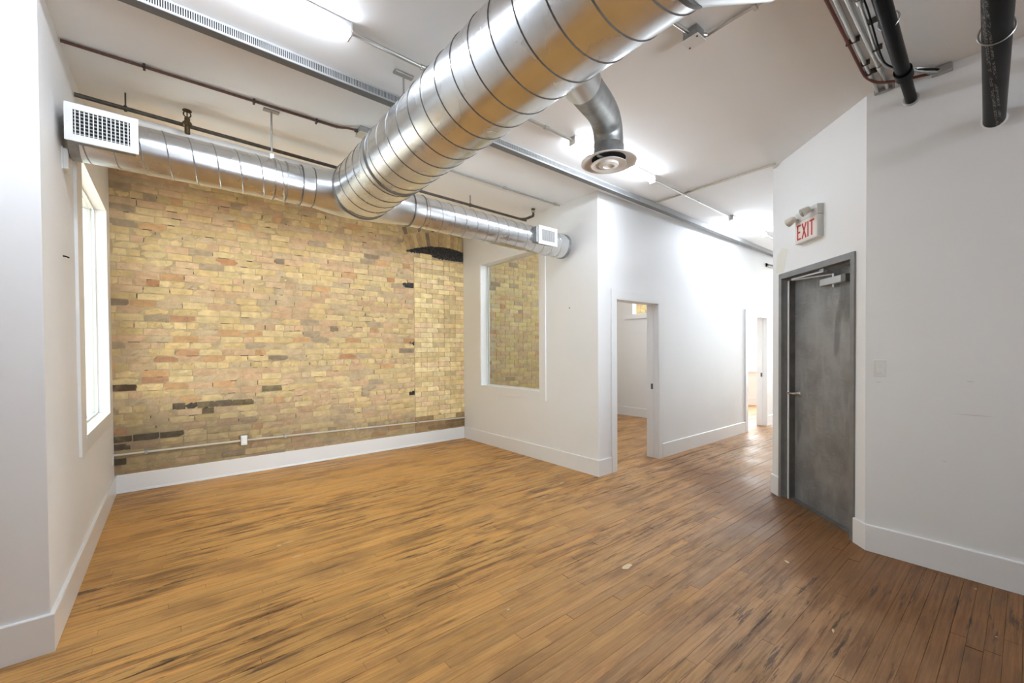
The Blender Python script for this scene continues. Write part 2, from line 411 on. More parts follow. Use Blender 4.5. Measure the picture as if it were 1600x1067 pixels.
W1 = (3.905, 5.215, .86, 2.69)      # right alcove window opening (Y0,Y1,Z0,Z1)
W2 = (3.935, 5.30, .845, 2.70)      # left alcove window
D1 = (3.935, 4.808, 0, 1.985); D2 = (7.49, 8.315, 0, 1.955)
wall('wall_left', (-3.4, YN, 0), (1, 0, 0), XL-TH+3.4, (0, -1, 0), CEIL+.01)
wall('wall_left_alcove', (XL, YN, 0), (0, 1, 0), YB-YN, (1, 0, 0), 3.24, [(W2[0]-YN, W2[1]-YN, W2[2], W2[3])])
wall('wall_right_alcove', (XR, YC, 0), (0, 1, 0), YB-YC, (-1, 0, 0), 3.24, [(W1[0]-YC, W1[1]-YC, W1[2], W1[3])])
X0 = XR+TH
wall('wall_corridor', (X0, YC, 0), (1, 0, 0), 13-X0, (0, -1, 0), CEIL+.01, [(D1[0]-X0, D1[1]-X0, -1, D1[3]), (D2[0]-X0, D2[1]-X0, -1, D2[3])])
wall('wall_exit', ex(-.037, 0, 0), DD, 1.164, NN, CEIL+.01, [(.098-.0+.037, 1.013+.037, -1, 2.078)])
wall('wall_right', (XRW, ex(1.125,0,0).y+.002, 0), (0, -1, 0), 4.25, (-1, 0, 0), CEIL+.01, material=M_wallr)
pc = ex(-.037, 0, 0)
wall('wall_corridor_opposite', (pc.x, pc.y, 0), (1, 0, 0), 13-pc.x, (0, 1, 0), CEIL+.01)
wall('wall_corridor_end', (13, 1.4, 0), (0, 1, 0), 4.4, (-1, 0, 0), 3.24, [(.3, 1.45, .6, 2.6)])
wall('wall_rear', (-3.4, -3.5, 0), (1, 0, 0), 7.2, (0, 1, 0), CEIL+.01)
wall('wall_far_left', (-3.4, -3.5, 0), (0, 1, 0), 9.3, (1, 0, 0), 3.24)
wall('wall_office_partition', (7.49, YC+TH, 0), (0, 1, 0), YB-YC-TH, (-1, 0, 0), 3.24, [(3.7-YC-TH, 5.235-YC-TH, 2.12, 2.62)], th=.12)
wall('wall_office_end', (11.1, YC+TH, 0), (0, 1, 0), YB-YC-TH, (-1, 0, 0), 3.24, [(3.5-YC-TH, 4.95-YC-TH, .84, 2.35)])

# ceiling: flat, rising a little towards the old brick wall
cb = MB()
for (y0, z0_, y1, z1_) in ((-3.6, CEIL, 3.62, CEIL), (3.62, CEIL, 5.9, 3.225)):
    cb.add([(-3.6, y0, z0_), (13.2, y0, z0_), (13.2, y1, z1_), (-3.6, y1, z1_), (-3.6, y0, z0_+.12), (13.2, y0, z0_+.12), (13.2, y1, z1_+.12), (-3.6, y1, z1_+.12)],
           [(0, 3, 2, 1), (4, 5, 6, 7), (0, 1, 5, 4), (2, 3, 7, 6), (0, 4, 7, 3), (1, 2, 6, 5)])
cb.build('ceiling', M_ceil, kind='structure')

# ------------------------------------------------------------------ floor boards
fl = MB().box(-3.6, 13.2, -3.7, 5.9, -.10, -.012).build('floor', M_subfloor, kind='structure')
unit = MB().box(0, 1, 0, 1, 0, 1).mesh('plank'); unit.materials.append(M_plank)
PW = 0.0566
def lerp(a, b, t): return tuple(a[i]+(b[i]-a[i])*t for i in range(3))
H_honey, H_tan = srgb(214, 163, 96)[:3], srgb(180, 140, 101)[:3]
def plank_col(x, y, rnd):
    a = min(1, max(0, (x*.75-y*1.0+1.4)/2.6))
    c = lerp(H_honey, H_tan, a)
    v = .91+.18*rnd.random(); w = 1+.06*(rnd.random()-.5)
    return (c[0]*v*w, c[1]*v, c[2]*v/w, 1)
rnd = random.Random(11)
planks = []
y = -3.5; row = 0
while y < YB-.01:
    x = -3.4+rnd.random()*-.8
    far = y > 3.2 or y < -.9
    while x < 13:
        L = .45+rnd.random()*1.15
        x1 = min(x+L, 13)
        planks.append((x, x1, y, y+PW, plank_col((x+x1)/2, y, rnd), -.0015*rnd.random()-(.0012 if rnd.random() < .15 else 0), .0010+(.0022*rnd.random() if rnd.random() < .22 else .0004*rnd.random())))
        x = x1
    y += PW; row += 1
def seen_area(p):
    x0, x1, y0, y1 = p[:4]; tot = 0
    n = 8
    for i in range(n):
        xa, xb = x0+(x1-x0)*i/n, x0+(x1-x0)*(i+1)/n
        u, v, w = project((xa+xb)/2, (y0+y1)/2, 0)
        if 0 < u < 1600 and 0 < v < 1067 and w > .1:
            if xa > 3.7 and y1 < .7: continue
            c = [project(*q, 0) for q in ((xa, y0), (xb, y0), (xb, y1), (xa, y1))]
            tot += abs(sum(c[k][0]*c[(k+1) % 4][1]-c[(k+1) % 4][0]*c[k][1] for k in range(4)))/2
    return tot
planks.sort(key=seen_area, reverse=True)
far = MB()
for i, (x0, x1, y0, y1, c, z, g) in enumerate(planks):
    if i < 300:
        o = bpy.data.objects.new('plank', unit); COL.objects.link(o); o.parent = fl
        o.location = (x0+.0006, y0+g/2, -.022); o.scale = (x1-x0-.0014, y1-y0-g, .022+z); o.color = c
    else:
        far.box(x0+.0006, x1-.0008, y0+g/2, y1-g/2, -.012, z, c)
far.build('planks', M_plank_s, fl, kind='stuff')

# ------------------------------------------------------------------ brick wall
BF = 5.700        # nominal brick face
backing = MB().box(-1.6, 11.3, BF+.007, BF+.16, 0, 3.30)
bw = backing.build('wall_back', M_mortar, kind='structure')
def brick_variant(r, rough=1.0):
    nx, nz = 5, 3; V = []
    for k in range(nz):
        for i in range(nx):
            x = -.5+i/(nx-1); z = -.5+k/(nz-1); edge_x = i in (0, nx-1); edge_z = k in (0, nz-1)
            yv = r.uniform(-.06, .06)*rough
            if edge_x or edge_z: yv += r.uniform(.02, .16)*rough
            if (edge_x and edge_z) and r.random() < .3*rough: yv += .25
            if edge_x: x *= 1-r.uniform(0, .028)*rough
            else: x += r.uniform(-.04, .04)
            if edge_z: z *= 1-r.uniform(0, .11)*rough
            V.append((x, yv, z))
    F = []
    for k in range(nz-1):
        for i in range(nx-1):
            a = k*nx+i; F.append((a, a+1, a+1+nx, a+nx))
    rim = [i for i in range(nx)]+[nx*k+nx-1 for k in range(1, nz)]+[nx*(nz-1)+i for i in range(nx-2, -1, -1)]+[nx*k for k in range(nz-2, 0, -1)]
    o = len(V)
    for i in rim: V.append((V[i][0], 1.0, V[i][2]))
    n = len(rim)
    for j in range(n): F.append((rim[(j+1) % n], rim[j], o+j, o+(j+1) % n))
    return V, F
vr = random.Random(3)
rough_v = [brick_variant(vr) for _ in range(18)]; neat_v = [brick_variant(vr, .45) for _ in range(8)]
def vmesh(v):
    me = bpy.data.meshes.new('brick'); me.from_pydata(v[0], [], v[1]); me.materials.append(M_brick); return me
rough_m = [vmesh(v) for v in rough_v]; neat_m = [vmesh(v) for v in neat_v]
PAL = [(srgb(222, 199, 150), 30), (srgb(218, 192, 140), 26), (srgb(214, 185, 148), 18), (srgb(212, 178, 142), 16), (srgb(204, 182, 148), 10), (srgb(208, 166, 122), 5), (srgb(196, 146, 106), 1.4), (srgb(182, 162, 134), 4), (srgb(156, 138, 116), 1.0)]
def pick(r):
    t = r.random()*sum(w for _, w in PAL)
    for c, w in PAL:
        t -= w
        if t <= 0: return c
    return PAL[0][0]
NEAT = [srgb(244, 222, 168), srgb(236, 211, 156), srgb(246, 226, 178), srgb(230, 204, 152), srgb(238, 209, 168), srgb(220, 196, 150)]
DARK_SPOTS = [(.40, .838, .36, .018), (.35, .765, .10, .018), (.91, .945, .09, .02), (-.30, .53, .17, .02), (.04, .55, .12, .02), (-.36, 1.02, .07, .02), (-.4, .45, .10, .02),
              (-.40, 1.72, .07, .02), (1.98, 3.03, .12, .02), (2.85, 1.0, .09, .03), (-.42, .33, .10, .02)]
RED_SPOTS = [(.13, 1.39, .10, .03), (.0, 1.75, .10, .05), (-.05, 1.33, .1, .03), (-.15, 1.13, .1, .03)]
br = random.Random(21)
def tone(x, z, c):
    c = list(c[:3])
    v = .90+.16*br.random(); c = [q*v for q in c]
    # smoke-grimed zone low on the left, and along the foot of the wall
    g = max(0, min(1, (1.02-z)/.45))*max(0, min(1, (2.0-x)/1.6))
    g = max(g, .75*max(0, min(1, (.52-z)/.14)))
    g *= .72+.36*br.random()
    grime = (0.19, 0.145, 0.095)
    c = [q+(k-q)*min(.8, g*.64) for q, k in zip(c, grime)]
    for (dx, dz, rx, rz) in DARK_SPOTS:
        if abs(x-dx) < rx and abs(z-dz) < rz+.008: k_ = br.uniform(.10, .34); c = [q*k_+.012 for q in c]
    for (dx, dz, rx, rz) in RED_SPOTS:
        if abs(x-dx) < rx and abs(z-dz) < rz: c = [.52*v, .30*v, .17*v]
    return (c[0], c[1], c[2], 1)
bricks = []     # centre x, centre z, length, height, proud, tilt, colour, neat?
HOLES = [(2.60, 2.775, 2.325, 2.385), (2.685, 2.775, 1.475, 1.535), (2.685, 2.775, .755, .800)]
ACX, ARAD, AZ = 3.30, 1.60, 2.985-1.60
def arch_low(x): return AZ+math.sqrt(max(0, ARAD**2-(x-ACX)**2))
CH = .0722
z = .135; k = 0
while z < 3.26:
    x = -1.55+br.random()*.1; wob = br.uniform(-.003, .003)
    hdr = (k % 6 == 3)
    while x < 2.772 and x < 11:
        L = .105 if (hdr or br.random() < .13) else .205+br.uniform(-.012, .018)
        L = min(L, 2.772-x)
        if 2.772-(x+L) < .05: L = 2.772-x
        cx, cz, hh = x+L/2, z+CH/2+wob+br.uniform(-.003, .003)+.004*math.sin(cx*2.1 if False else (x+L/2)*2.1+k*.2), CH-.0055+br.uniform(-.003, .002)
        skip = any(h[0]-.02 < cx < h[1]+.02 and h[2] < cz < h[3] for h in HOLES)
        if cx > 2.58 and cz > arch_low(min(cx, 2.9))-.06: skip = True
        if not skip and -1.55 < cx: bricks.append((cx, cz, L-.0055, hh, br.uniform(-.004, .005)+(br.random() < .06)*-.006+(br.random() < .05)*.006, br.uniform(-.006, .006), tone(cx, cz, pick(br)), False))
        x += L
    z += CH; k += 1
z = .12; k = 0; CN = .0738
while z < 3.26:
    x = 2.778-(0 if k % 2 else .10)
    first = True
    while x < 10.9:
        L = .200 if br.random() < .9 else .098
        xa = max(x, 2.778); cx = (xa+x+L)/2; ln = x+L-xa; cz = z+CN/2
        inhole = cx < 3.75 and cz > 2.80+.03*math.sin(cx*9)-.02*(cx > 3.3)
        right = cx > 3.70
        if ln > .03 and not inhole and not (3.63 < cx < 3.70 and False):
            col = NEAT[br.randrange(6)] if not right else tuple(q*.92 for q in pick(br)[:3])+(1,)
            if cz < .36: col = srgb(150, 124, 92)
            if cz < .45 and br.random() < .5: col = srgb(176, 146, 108)
            bricks.append((cx, cz, ln-.0055, CN-.0055, br.uniform(-.002, .003), 0, tone(cx+2, max(cz, .6), col), True))
        x += L
    z += CN; k += 1
def brick_px(b):
    if b[0] < XL or b[0] > XR: return 0
    u, v, w = project(b[0], BF, b[1]); return b[2]*b[3]/w**3 if b[1] < 3.2 and b[1] > .17 else 0
bricks.sort(key=brick_px, reverse=True)
joined = MB(); nb = 0
def put_brick(cx, cz, L, H, proud, tilt, c, neat, rot=0.0, single=True):
    i = br.randrange(len(neat_m) if neat else len(rough_m))
    R = Matrix.Rotation(tilt+rot, 4, 'Y'); S = Matrix.Diagonal((L, .035, H, 1))
    Mx = Matrix.Translation((cx, BF-proud, cz)) @ R @ S
    if single:
        o = bpy.data.objects.new('brick', (neat_m if neat else rough_m)[i]); COL.objects.link(o); o.parent = bw; o.matrix_local = Mx; o.color = c
    else:
        V, F = (neat_v if neat else rough_v)[i]
        joined.add([Mx @ Vector(p) for p in V], F, c)
NV = 0
vous = []
a = -.46
while a < .42:
    vx, vz = ACX+ARAD*math.sin(a), AZ+ARAD*math.cos(a)
    if vx < 3.61:
        col = [srgb(216, 192, 140), srgb(204, 180, 132), srgb(198, 168, 124), srgb(150, 136, 114)][min(3, int(br.random()*3.35))]
        vous.append((ACX+(ARAD+.108)*math.sin(a), AZ+(ARAD+.108)*math.cos(a), .205, .058, br.uniform(-.004, .003), 0, tone(2.5, 2.5, col), True, -math.pi/2+a))
        a2 = a+.02
        vous.append((ACX+(ARAD+.275)*math.sin(a2), AZ+(ARAD+.275)*math.cos(a2), .105, .058, br.uniform(-.004, .003), 0, tone(2.5, 2.5, srgb(190, 168, 126) if br.random() < .7 else srgb(140, 124, 102)), True, -math.pi/2+a2))
    a += .0415
vous = [v for v in vous if v[0] > 2.575]
for v in vous: put_brick(*v, single=False if v[1] > 3.15 else True); NV += v[1] <= 3.15
for i, b in enumerate(bricks):
    if sum(b[6][:3]) < .45 and .7 < b[1] < .9: b = (b[0], b[1], b[2]+.007, b[3]+.003)+b[4:]   # soot bridges the joints of these
    put_brick(*b, single=(i < 300-NV))
joined.build('bricks', M_brick_s, bw, kind='stuff')
# perished joints: dark slots where the mortar has fallen out
oj = MB(); jr = random.Random(9)
cand = [b for b in bricks if XL+.05 < b[0] < 2.7 and .5 < b[1] < 3.15]
for b in jr.sample(cand, 170):
    if jr.random() < .55:
        w_ = b[2]*jr.uniform(.15, .55); xo = jr.uniform(-.5, .5)*(b[2]-w_); hh_ = jr.uniform(.0022, .005)
        oj.box(b[0]+xo-w_/2, b[0]+xo+w_/2, BF+.001, BF+.010, b[1]-b[3]/2-hh_-.0015, b[1]-b[3]/2-.0005)
    else:
        e_ = b[0]+b[2]/2+.001; hh_ = b[3]*jr.uniform(.3, .8); zo = jr.uniform(-.4, .4)*(b[3]-hh_)
        oj.box(e_, e_+jr.uniform(.003, .007), BF+.001, BF+.010, b[1]+zo-hh_/2, b[1]+zo+hh_/2)
oj.build('perished_joints', M_rubble, bw, kind='stuff')
# broken openings: near-flush dark rubble, shade of their depth put into its colour
rb = MB(); rr = random.Random(5)
def lumps(x0, x1, zf0, zf1, n, s):
    for _ in range(n):
        x = rr.uniform(x0, x1); lo, hi = zf0(x), zf1(x)
        if hi-lo < .01: continue
        zc = rr.uniform(lo, hi); h = [s*rr.uniform(.4, 1.2) for _ in range(3)]
        e = [Vector((rr.gauss(0, 1), rr.gauss(0, 1), rr.gauss(0, 1))).normalized() for _ in range(2)]
        e1 = (e[1]-e[0]*e[0].dot(e[1])).normalized()
        rb.obox((x, BF+.004+rr.uniform(-.004, .006), zc), (e[0], e1, e[0].cross(e1)), (h[0], h[1]*.6, h[2]*.6))
lo = lambda x: 2.86-.04*max(0, min(1, (x-2.95)/.25))
hi = lambda x: min(arch_low(x)-.005, 2.905+(x-2.75)*.5)
strip = [(2.66+.01*i) for i in range(98)]
V = []; F = []
for i, x in enumerate(strip):
    a_, b_ = lo(x)-.02, max(hi(x)+.01, lo(x)-.01)
    V += [(x, BF+.005, a_+rr.uniform(-.008, .008)), (x, BF+.005, b_+rr.uniform(-.01, .01))]
    if i: F.append((2*i-2, 2*i, 2*i+1, 2*i-1))
rb.add(V, F)
lumps(2.70, 3.62, lo, lambda x: hi(x), 420, .012)
for h in HOLES:
    rb.box(h[0], h[1]-.004, BF+.003, BF+.006, h[2]-.008, h[3]+.008)
    lumps(h[0], h[1]-.01, lambda x: h[2], lambda x: h[3], 40, .009)
rb.build('rubble_infill', M_rubble, bw, kind='stuff')

# ------------------------------------------------------------------ baseboards
BH = .180
def board(name, pts, th=.016, h=BH, shoe=False):
    # pts: wall-face points, body on the room side (left of travel direction is the wall)
    mb = MB(); pts = [Vector((p[0], p[1], 0)) for p in pts]; n = len(pts)
    nrms = []
    for i in range(n-1):
        d = (pts[i+1]-pts[i]).normalized(); nrms.append(Vector((d.y, -d.x, 0)))
    offs = []
    for i in range(n):
        if i == 0: o = nrms[0]
        elif i == n-1: o = nrms[-1]
        else:
            o = (nrms[i-1]+nrms[i]); o = o/o.dot(nrms[i])
        offs.append(o)
    prof = [(0, 0), (th+.012, 0), (th+.010, .014), (th, .022), (th, h-.006), (th-.004, h), (0, h)] if shoe else [(0, 0), (th, 0), (th, h-.005), (th-.004, h), (0, h)]
    k = len(prof); V = []; F = []
    for i in range(n):
        for (o, z) in prof: V.append(pts[i]+offs[i]*o+Vector((0, 0, z)))
    for i in range(n-1):
        for j in range(k):
            a, b = i*k+j, i*k+(j+1) % k; F.append((a, b, b+k, a+k))
    F.append(tuple(range(k-1, -1, -1))); F.append(tuple((n-1)*k+j for j in range(k)))
    mb.add(V, F); return mb.build(name, M_trim, kind='structure')
board('baseboard_left', [(-3.4, YN), (XL, YN), (XL, YB-.013)])
board('baseboard_back', [(XL+.016, YB), (XR-.016, YB)], shoe=True, th=.013)
board('baseboard_right_alcove', [(XR, YB-.013), (XR, YC), (D1[0]-.088, YC)])
board('baseboard_corridor', [(D1[1]+.085, YC), (D2[0]-.09, YC)])
board('baseboard_corridor_far', [(D2[1]+.06, YC), (13, YC)])
e0, e1, e2, e3 = ex(1.027, 0, 0), ex(1.125, 0, 0), None, None
board('baseboard_right', [(e0.x, e0.y), (XRW, .697), (XRW, -3.5)])
q0, q1 = ex(-.037, 0, 0), ex(.083, 0, 0)
board('baseboard_exit', [(8, q0.y), (q0.x, q0.y), (q1.x, q1.y)])
board('baseboard_office', [(7.49, YB-.01), (7.49, YC+TH)])
board('baseboard_office_end', [(11.1, YB-.01), (11.1, YC+TH)])
board('baseboard_rear', [(XRW, -3.5), (-3.4, -3.5), (-3.4, YN)])

# ------------------------------------------------------------------ interior windows
def casing(mb, *a): return mb.box(*a)
def window_x(name, label, xf, s, W_, cw, glass_off, sill_ext):
    # window in a wall facing -X*s ... s=-1: room on -X side; s=+1: room on +X side
    y0, y1, z0, z1 = W_; t = .016*s
    r = thing(name, label, 'window', (xf, (y0+y1)/2, z0), kind='structure')
    def b(n, x0, x1, ya, yb, za, zb, mt=M_trim, bev=.0015): return MB().box(min(x0, x1), max(x0, x1), ya, yb, za, zb).build(n, mt, r, bevel=bev)
    rev = .006
    b('casing', xf, xf+t, y0-cw, y0-rev, z0-.10, z1+cw); b('casing', xf, xf+t, y1+rev, y1+cw, z0-.10, z1+cw)
    b('head_casing', xf, xf+t, y0-rev, y1+rev, z1+rev, z1+cw); b('apron', xf, xf+t, y0-rev, y1+rev, z0-.10, z0-rev)
    d = -TH*s
    # jamb lining
    b('jamb', xf+t*.9, xf+d, y0-rev, y0+.012, z0, z1); b('jamb', xf+t*.9, xf+d, y1-.012, y1+rev, z0, z1)
    b('head_jamb', xf+t*.9, xf+d, y0+.012, y1-.012, z1-.012, z1+rev); b('sill', xf+t*1.2, xf+d, y0-rev, y1+rev, z0-rev, z0+.012)
    # stops either side of the pane
    g = xf-glass_off*s
    for q in (.010, -.010):
        xa, xb = g+q*s, g+q*s+(.012 if q > 0 else -.012)*s
        b('glass_stop', xa, xb, y0+.012, y0+.026, z0+.012, z1-.012); b('glass_stop', xa, xb, y1-.026, y1-.012, z0+.012, z1-.012)
        b('glass_stop', xa, xb, y0+.026, y1-.026, z0+.012, z0+.024); b('glass_stop', xa, xb, y0+.026, y1-.026, z1-.024, z1-.012)
    gl = MB().box(g-.003, g+.003, y0+.012, y1-.012, z0+.012, z1-.012).build('pane', M_glass, r)
    # casing on the far side
    b('casing', xf+d, xf+d-t, y0-cw, y0-rev, z0-.10, z1+cw); b('casing', xf+d, xf+d-t, y1+rev, y1+cw, z0-.10, z1+cw)
    b('head_casing', xf+d, xf+d-t, y0-rev, y1+rev, z1+rev, z1+cw); b('apron', xf+d, xf+d-t, y0-rev, y1+rev, z0-.10, z0-rev)
    return r
window_x('window_1', 'white framed interior window in the alcove wall beside the open doorway', XR, -1, W1, .105, .11, 0)
window_x('window_2', 'white framed interior window in the left alcove wall under the big register', XL, 1, W2, .20, .085, 0)

# high borrowed light in the office partition
r = thing('window_3', 'small high interior window seen through the first doorway', 'window', (7.49, 4.47, 2.12), kind='structure')
for (n, a) in (('casing', (7.474, 7.49, 5.235, 5.30, 2.03, 2.70)), ('apron', (7.466, 7.49, 3.6, 5.40, 2.03, 2.115)), ('head_casing', (7.474, 7.49, 3.6, 5.235, 2.62, 2.70)), ('casing', (7.474, 7.49, 3.6, 3.70, 2.115, 2.62)),
               ('jamb', (7.47, 7.61, 5.215, 5.237, 2.12, 2.62)), ('sill', (7.47, 7.61, 3.7, 5.215, 2.11, 2.128))):
    MB().box(*a).build(n, M_trim, r)
MB().box(7.547, 7.553, 3.7, 5.215, 2.128, 2.62).build('pane', M_glass, r)
# outside window at the end of the far office
r = thing('window_4', 'bright daylight window seen through the second doorway', 'window', (11.1, 4.2, .84), kind='structure')
for (n, a) in (('sill', (11.05, 11.24, 3.4, 5.05, .815, .845)), ('casing', (11.084, 11.1, 3.4, 3.5, .845, 2.44)), ('casing', (11.084, 11.1, 4.95, 5.05, .845, 2.44)), ('head_casing', (11.084, 11.1, 3.5, 4.95, 2.35, 2.44)),
               ('apron', (11.084, 11.1, 3.4, 5.05, .74, .815)), ('sash_rail', (11.16, 11.20, 3.5, 4.95, .845, .90)), ('sash_rail', (11.16, 11.20, 3.5, 4.95, 2.29, 2.35)), ('mullion', (11.16, 11.20, 3.5, 3.56, .9, 2.29)), ('mullion', (11.16, 11.20, 4.89, 4.95, .9, 2.29))):
    MB().box(*a).build(n, M_trim, r)
MB().box(11.178, 11.182, 3.56, 4.89, .90, 2.29).build('pane', M_glass, r)
# end of the corridor and behind the camera: plain sashes
r = thing('window_5', 'tall window at the far end of the corridor', 'window', (13, 2.27, .6), kind='structure')
for a in ((13.03, 13.08, 1.7, 1.76, .6, 2.6), (13.03, 13.08, 2.79, 2.85, .6, 2.6), (13.03, 13.08, 1.76, 2.79, .6, .66), (13.03, 13.08, 1.76, 2.79, 2.54, 2.6)): MB().box(*a).build('sash_rail', M_trim, r)
MB().box(13.05, 13.055, 1.76, 2.79, .66, 2.54).build('pane', M_glass, r)
# ------------------------------------------------------------------ cased doorways to the offices
def doorway(name, label, D, cl, cr_):
    x0, x1, _, z1 = D; r = thing(name, label, 'doorway', ((x0+x1)/2, YC, 0), kind='structure')
    def b(n, a, bev=.0015, mt=M_trim): return MB().box(*a).build(n, mt, r, bevel=bev)
    b('casing', (x0-cl, x0-.0, YC-.018, YC, 0, z1)); b('casing', (x1, x1+cr_, YC-.018, YC, 0, z1))
    b('head_casing', (x0-cl, x1+cr_, YC-.018, YC, z1, z1+.098))
    b('jamb', (x0-.004, x0+.012, YC-.016, YC+TH+.004, 0, z1)); b('jamb', (x1-.012, x1+.004, YC-.016, YC+TH+.004, 0, z1))
    b('head_jamb', (x0+.012, x1-.012, YC-.016, YC+TH+.004, z1-.014, z1+.002))
    b('casing', (x0-.08, x0, YC+TH, YC+TH+.016, 0, z1)); b('casing', (x1, x1+.08, YC+TH, YC+TH+.016, 0, z1)); b('head_casing', (x0-.08, x1+.08, YC+TH, YC+TH+.016, z1, z1+.09))
    sl = b('door_edge', (x1-.020, x1-.0118, YC+.052, YC+.092, .012, z1-.016))
    MB().box(x1-.0245, x1-.0198, YC+.058, YC+.086, .885, .955).build('edge_pull', M_darkbrass, sl, bevel=.001)
    return r
doorway('door_1', 'white cased doorway nearest the alcove, open to the first office', D1, .085, .075)
doorway('door_2', 'white cased doorway further along the corridor, open to the far office', D2, .085, .065)

# ------------------------------------------------------------------ exit door in the angled wall
r = thing('door_3', 'scuffed grey steel exit door in a grey steel frame', 'door', ex(.55, 0, 0), kind='structure')
UP = Vector((0, 0, 1))
def xb(s0, s1, d0, d1, z0, z1):
    return MB().obox(ex((s0+s1)/2, (d0+d1)/2, (z0+z1)/2), (DD, NN, UP), (abs(s1-s0)/2, abs(d1-d0)/2, (z1-z0)/2))
S0, S1, ZT = .126, .988, 2.040
xb(.083, S0, -.145, .014, 0, ZT).build('frame_jamb', M_frame, r, bevel=.0015)
xb(S1, 1.026, -.145, .014, 0, ZT).build('frame_jamb', M_frame, r, bevel=.0015)
xb(.083, 1.026, -.145, .014, ZT, 2.09).build('frame_head', M_frame, r, bevel=.0015)
xb(S0, S0+.020, -.145, -.045, 0, ZT-.018).build('door_stop', M_framed, r, bevel=.001)
xb(S1-.020, S1, -.145, -.045, 0, ZT-.018).build('door_stop', M_framed, r, bevel=.001)
xb(S0, S1, -.145, -.045, ZT-.018, ZT).build('door_stop', M_framed, r, bevel=.001)
xb(S0+.002, S0+.022, -.0475, -.042, 0, ZT-.02).build('lit_stop_face', M_whitem, r)  # white sheet on the stop: its lit face put into the colour
xb(S0, S1, -.142, -.060, 0, .0105).build('door_gap_blocker', M_framed, r)  # added to block light leaking under the leaf
leaf = xb(S0+.022, S1-.022, -.140, -.098, .012, ZT-.022).build('door_leaf', M_door, r, bevel=.001)
hd = MB(); c0 = ex(.218, -.098, .985)
hd.tube([c0, c0+NN*.008], .031, 24).tube([c0+NN*.006, c0+NN*.050], .011, 14)
hd.tube(rounded([c0+NN*.040, c0+NN*.052, c0+NN*.054-DD*.03, c0+NN*.052-DD*.105], .012), [.010]*8+[.009]+[.008] if False else .0095, 12)
hd.build('lever_handle', M_chrome, r, smooth=True)
for zz in (.24, 1.03, 1.80):
    MB().tube([ex(S1-.021, -.093, zz-.05), ex(S1-.021, -.093, zz+.05)], .008, 10).build('hinge', M_frame, r, smooth=True)
# closer on the top of the leaf with its two-piece arm
cl = thing('door_closer', None, None, ex(.70, -.07, 1.93)); cl.parent = r; cl.matrix_parent_inverse = Matrix.Translation(-r.location)
def sub(mb, n, mt, **k):
    o = mb.build(n, mt, None, **k); o.parent = cl; o.matrix_parent_inverse = Matrix.Translation(-cl.location-r.location) if False else (cl.matrix_parent_inverse.inverted() if False else Matrix.Identity(4)); return o
cl_objs = []
body = xb(.555, .800, -.098, -.050, 1.905, 1.962).build('closer_body', M_alu, r, bevel=.006)
xb(.800, .845, -.098, -.054, 1.903, 1.964).build('closer_cap', M_framed, r, bevel=.004)
MB().tube([ex(.69, -.074, 1.905), ex(.69, -.074, 1.880)], .011, 12).build('closer_spindle', M_alu, r, smooth=True)
MB().tube([ex(.69, -.074, 1.962), ex(.69, -.074, 1.990)], .012, 12).build('closer_spindle', M_alu, r, smooth=True)
def bar(a, b, w, t):
    a, b = Vector(a), Vector(b); d = (b-a); s = UP.cross(d).normalized()
    return MB().obox((a+b)/2, (d, s, d.cross(s)), (d.length/2, w/2, t/2))
bar(ex(.69, -.074, 1.984), ex(.31, .020, 2.000), .022, .008).build('closer_arm', M_alu, r, bevel=.001)
bar(ex(.31, .020, 2.006), ex(.625, -.030, 2.016), .024, .014).build('closer_arm', M_alu, r, bevel=.002)
xb(.60, .65, -.045, -.02, 2.008, 2.040).build('closer_bracket', M_alu, r, bevel=.002)
bpy.data.objects.remove(cl)

# ------------------------------------------------------------------ exit sign with two emergency heads
t = thing('exit_sign', 'white EXIT sign with red letters and two swivel lamp heads above the steel door', 'sign', ex(.535, 0, 2.29))
xb(.398, .684, 0, .050, 2.288, 2.468).build('sign_housing', M_signbox, t, bevel=.003)
xb(.398, .684, 0, .050, 2.4695, 2.551).build('battery_housing', M_signbox, t, bevel=.003)
xb(.412, .672, .0495, .052, 2.297, 2.459).build('sign_face', M_signface, t)
def stroke(lst):
    mb = MB()
    for (sa, za, sb, zb, w) in lst:
        a, b = ex(sa, .0528, za), ex(sb, .0528, zb); d = (b-a).normalized()
        mb.obox((a+b)/2, (d, NN, d.cross(NN)), ((b-a).length/2+(w/2 if False else 0), .0012, w/2))
    return mb
zb_, zt_, w_ = 2.316, 2.442, .0135
def letter(lst): stroke(lst).build('letter', M_letter, t)
s = .438
letter([(s, zb_, s, zt_, w_), (s-.006, zt_-w_/2, s+.042, zt_-w_/2, w_), (s-.006, 2.379, s+.034, 2.379, w_), (s-.006, zb_+w_/2, s+.042, zb_+w_/2, w_)])
s = .498
letter([(s, zb_, s+.052, zt_, w_), (s+.052, zb_, s, zt_, w_)])
letter([(.574, zb_, .574, zt_, w_)])
letter([(.622, zb_, .622, zt_, w_), (.594, zt_-w_/2, .650, zt_-w_/2, w_)])
def lamp_head(s0, z0, aim):
    n = ex(s0, .050, z0); h_ = ex(s0, .105, z0-.004); aim = Vector(aim).normalized()
    p = MB().tube([n, n+NN*.03, h_], .011, 12).build('swivel_neck', M_signbox, t, smooth=True)
    lh = MB().tube([h_-aim*.030, h_-aim*.022, h_+aim*.022, h_+aim*.034], [.020, .026, .034, .036], 24).build('lamp_head', M_ivory, t, smooth=True)
    MB().tube([h_+aim*.0335, h_+aim*.038], [.032, .030], 24).build('lens', M_lens, lh, smooth=True)
lamp_head(.632, 2.512, NN*.9-DD*.35-UP*.55)
lamp_head(.438, 2.490, -DD*.9+NN*.35-UP*.30)

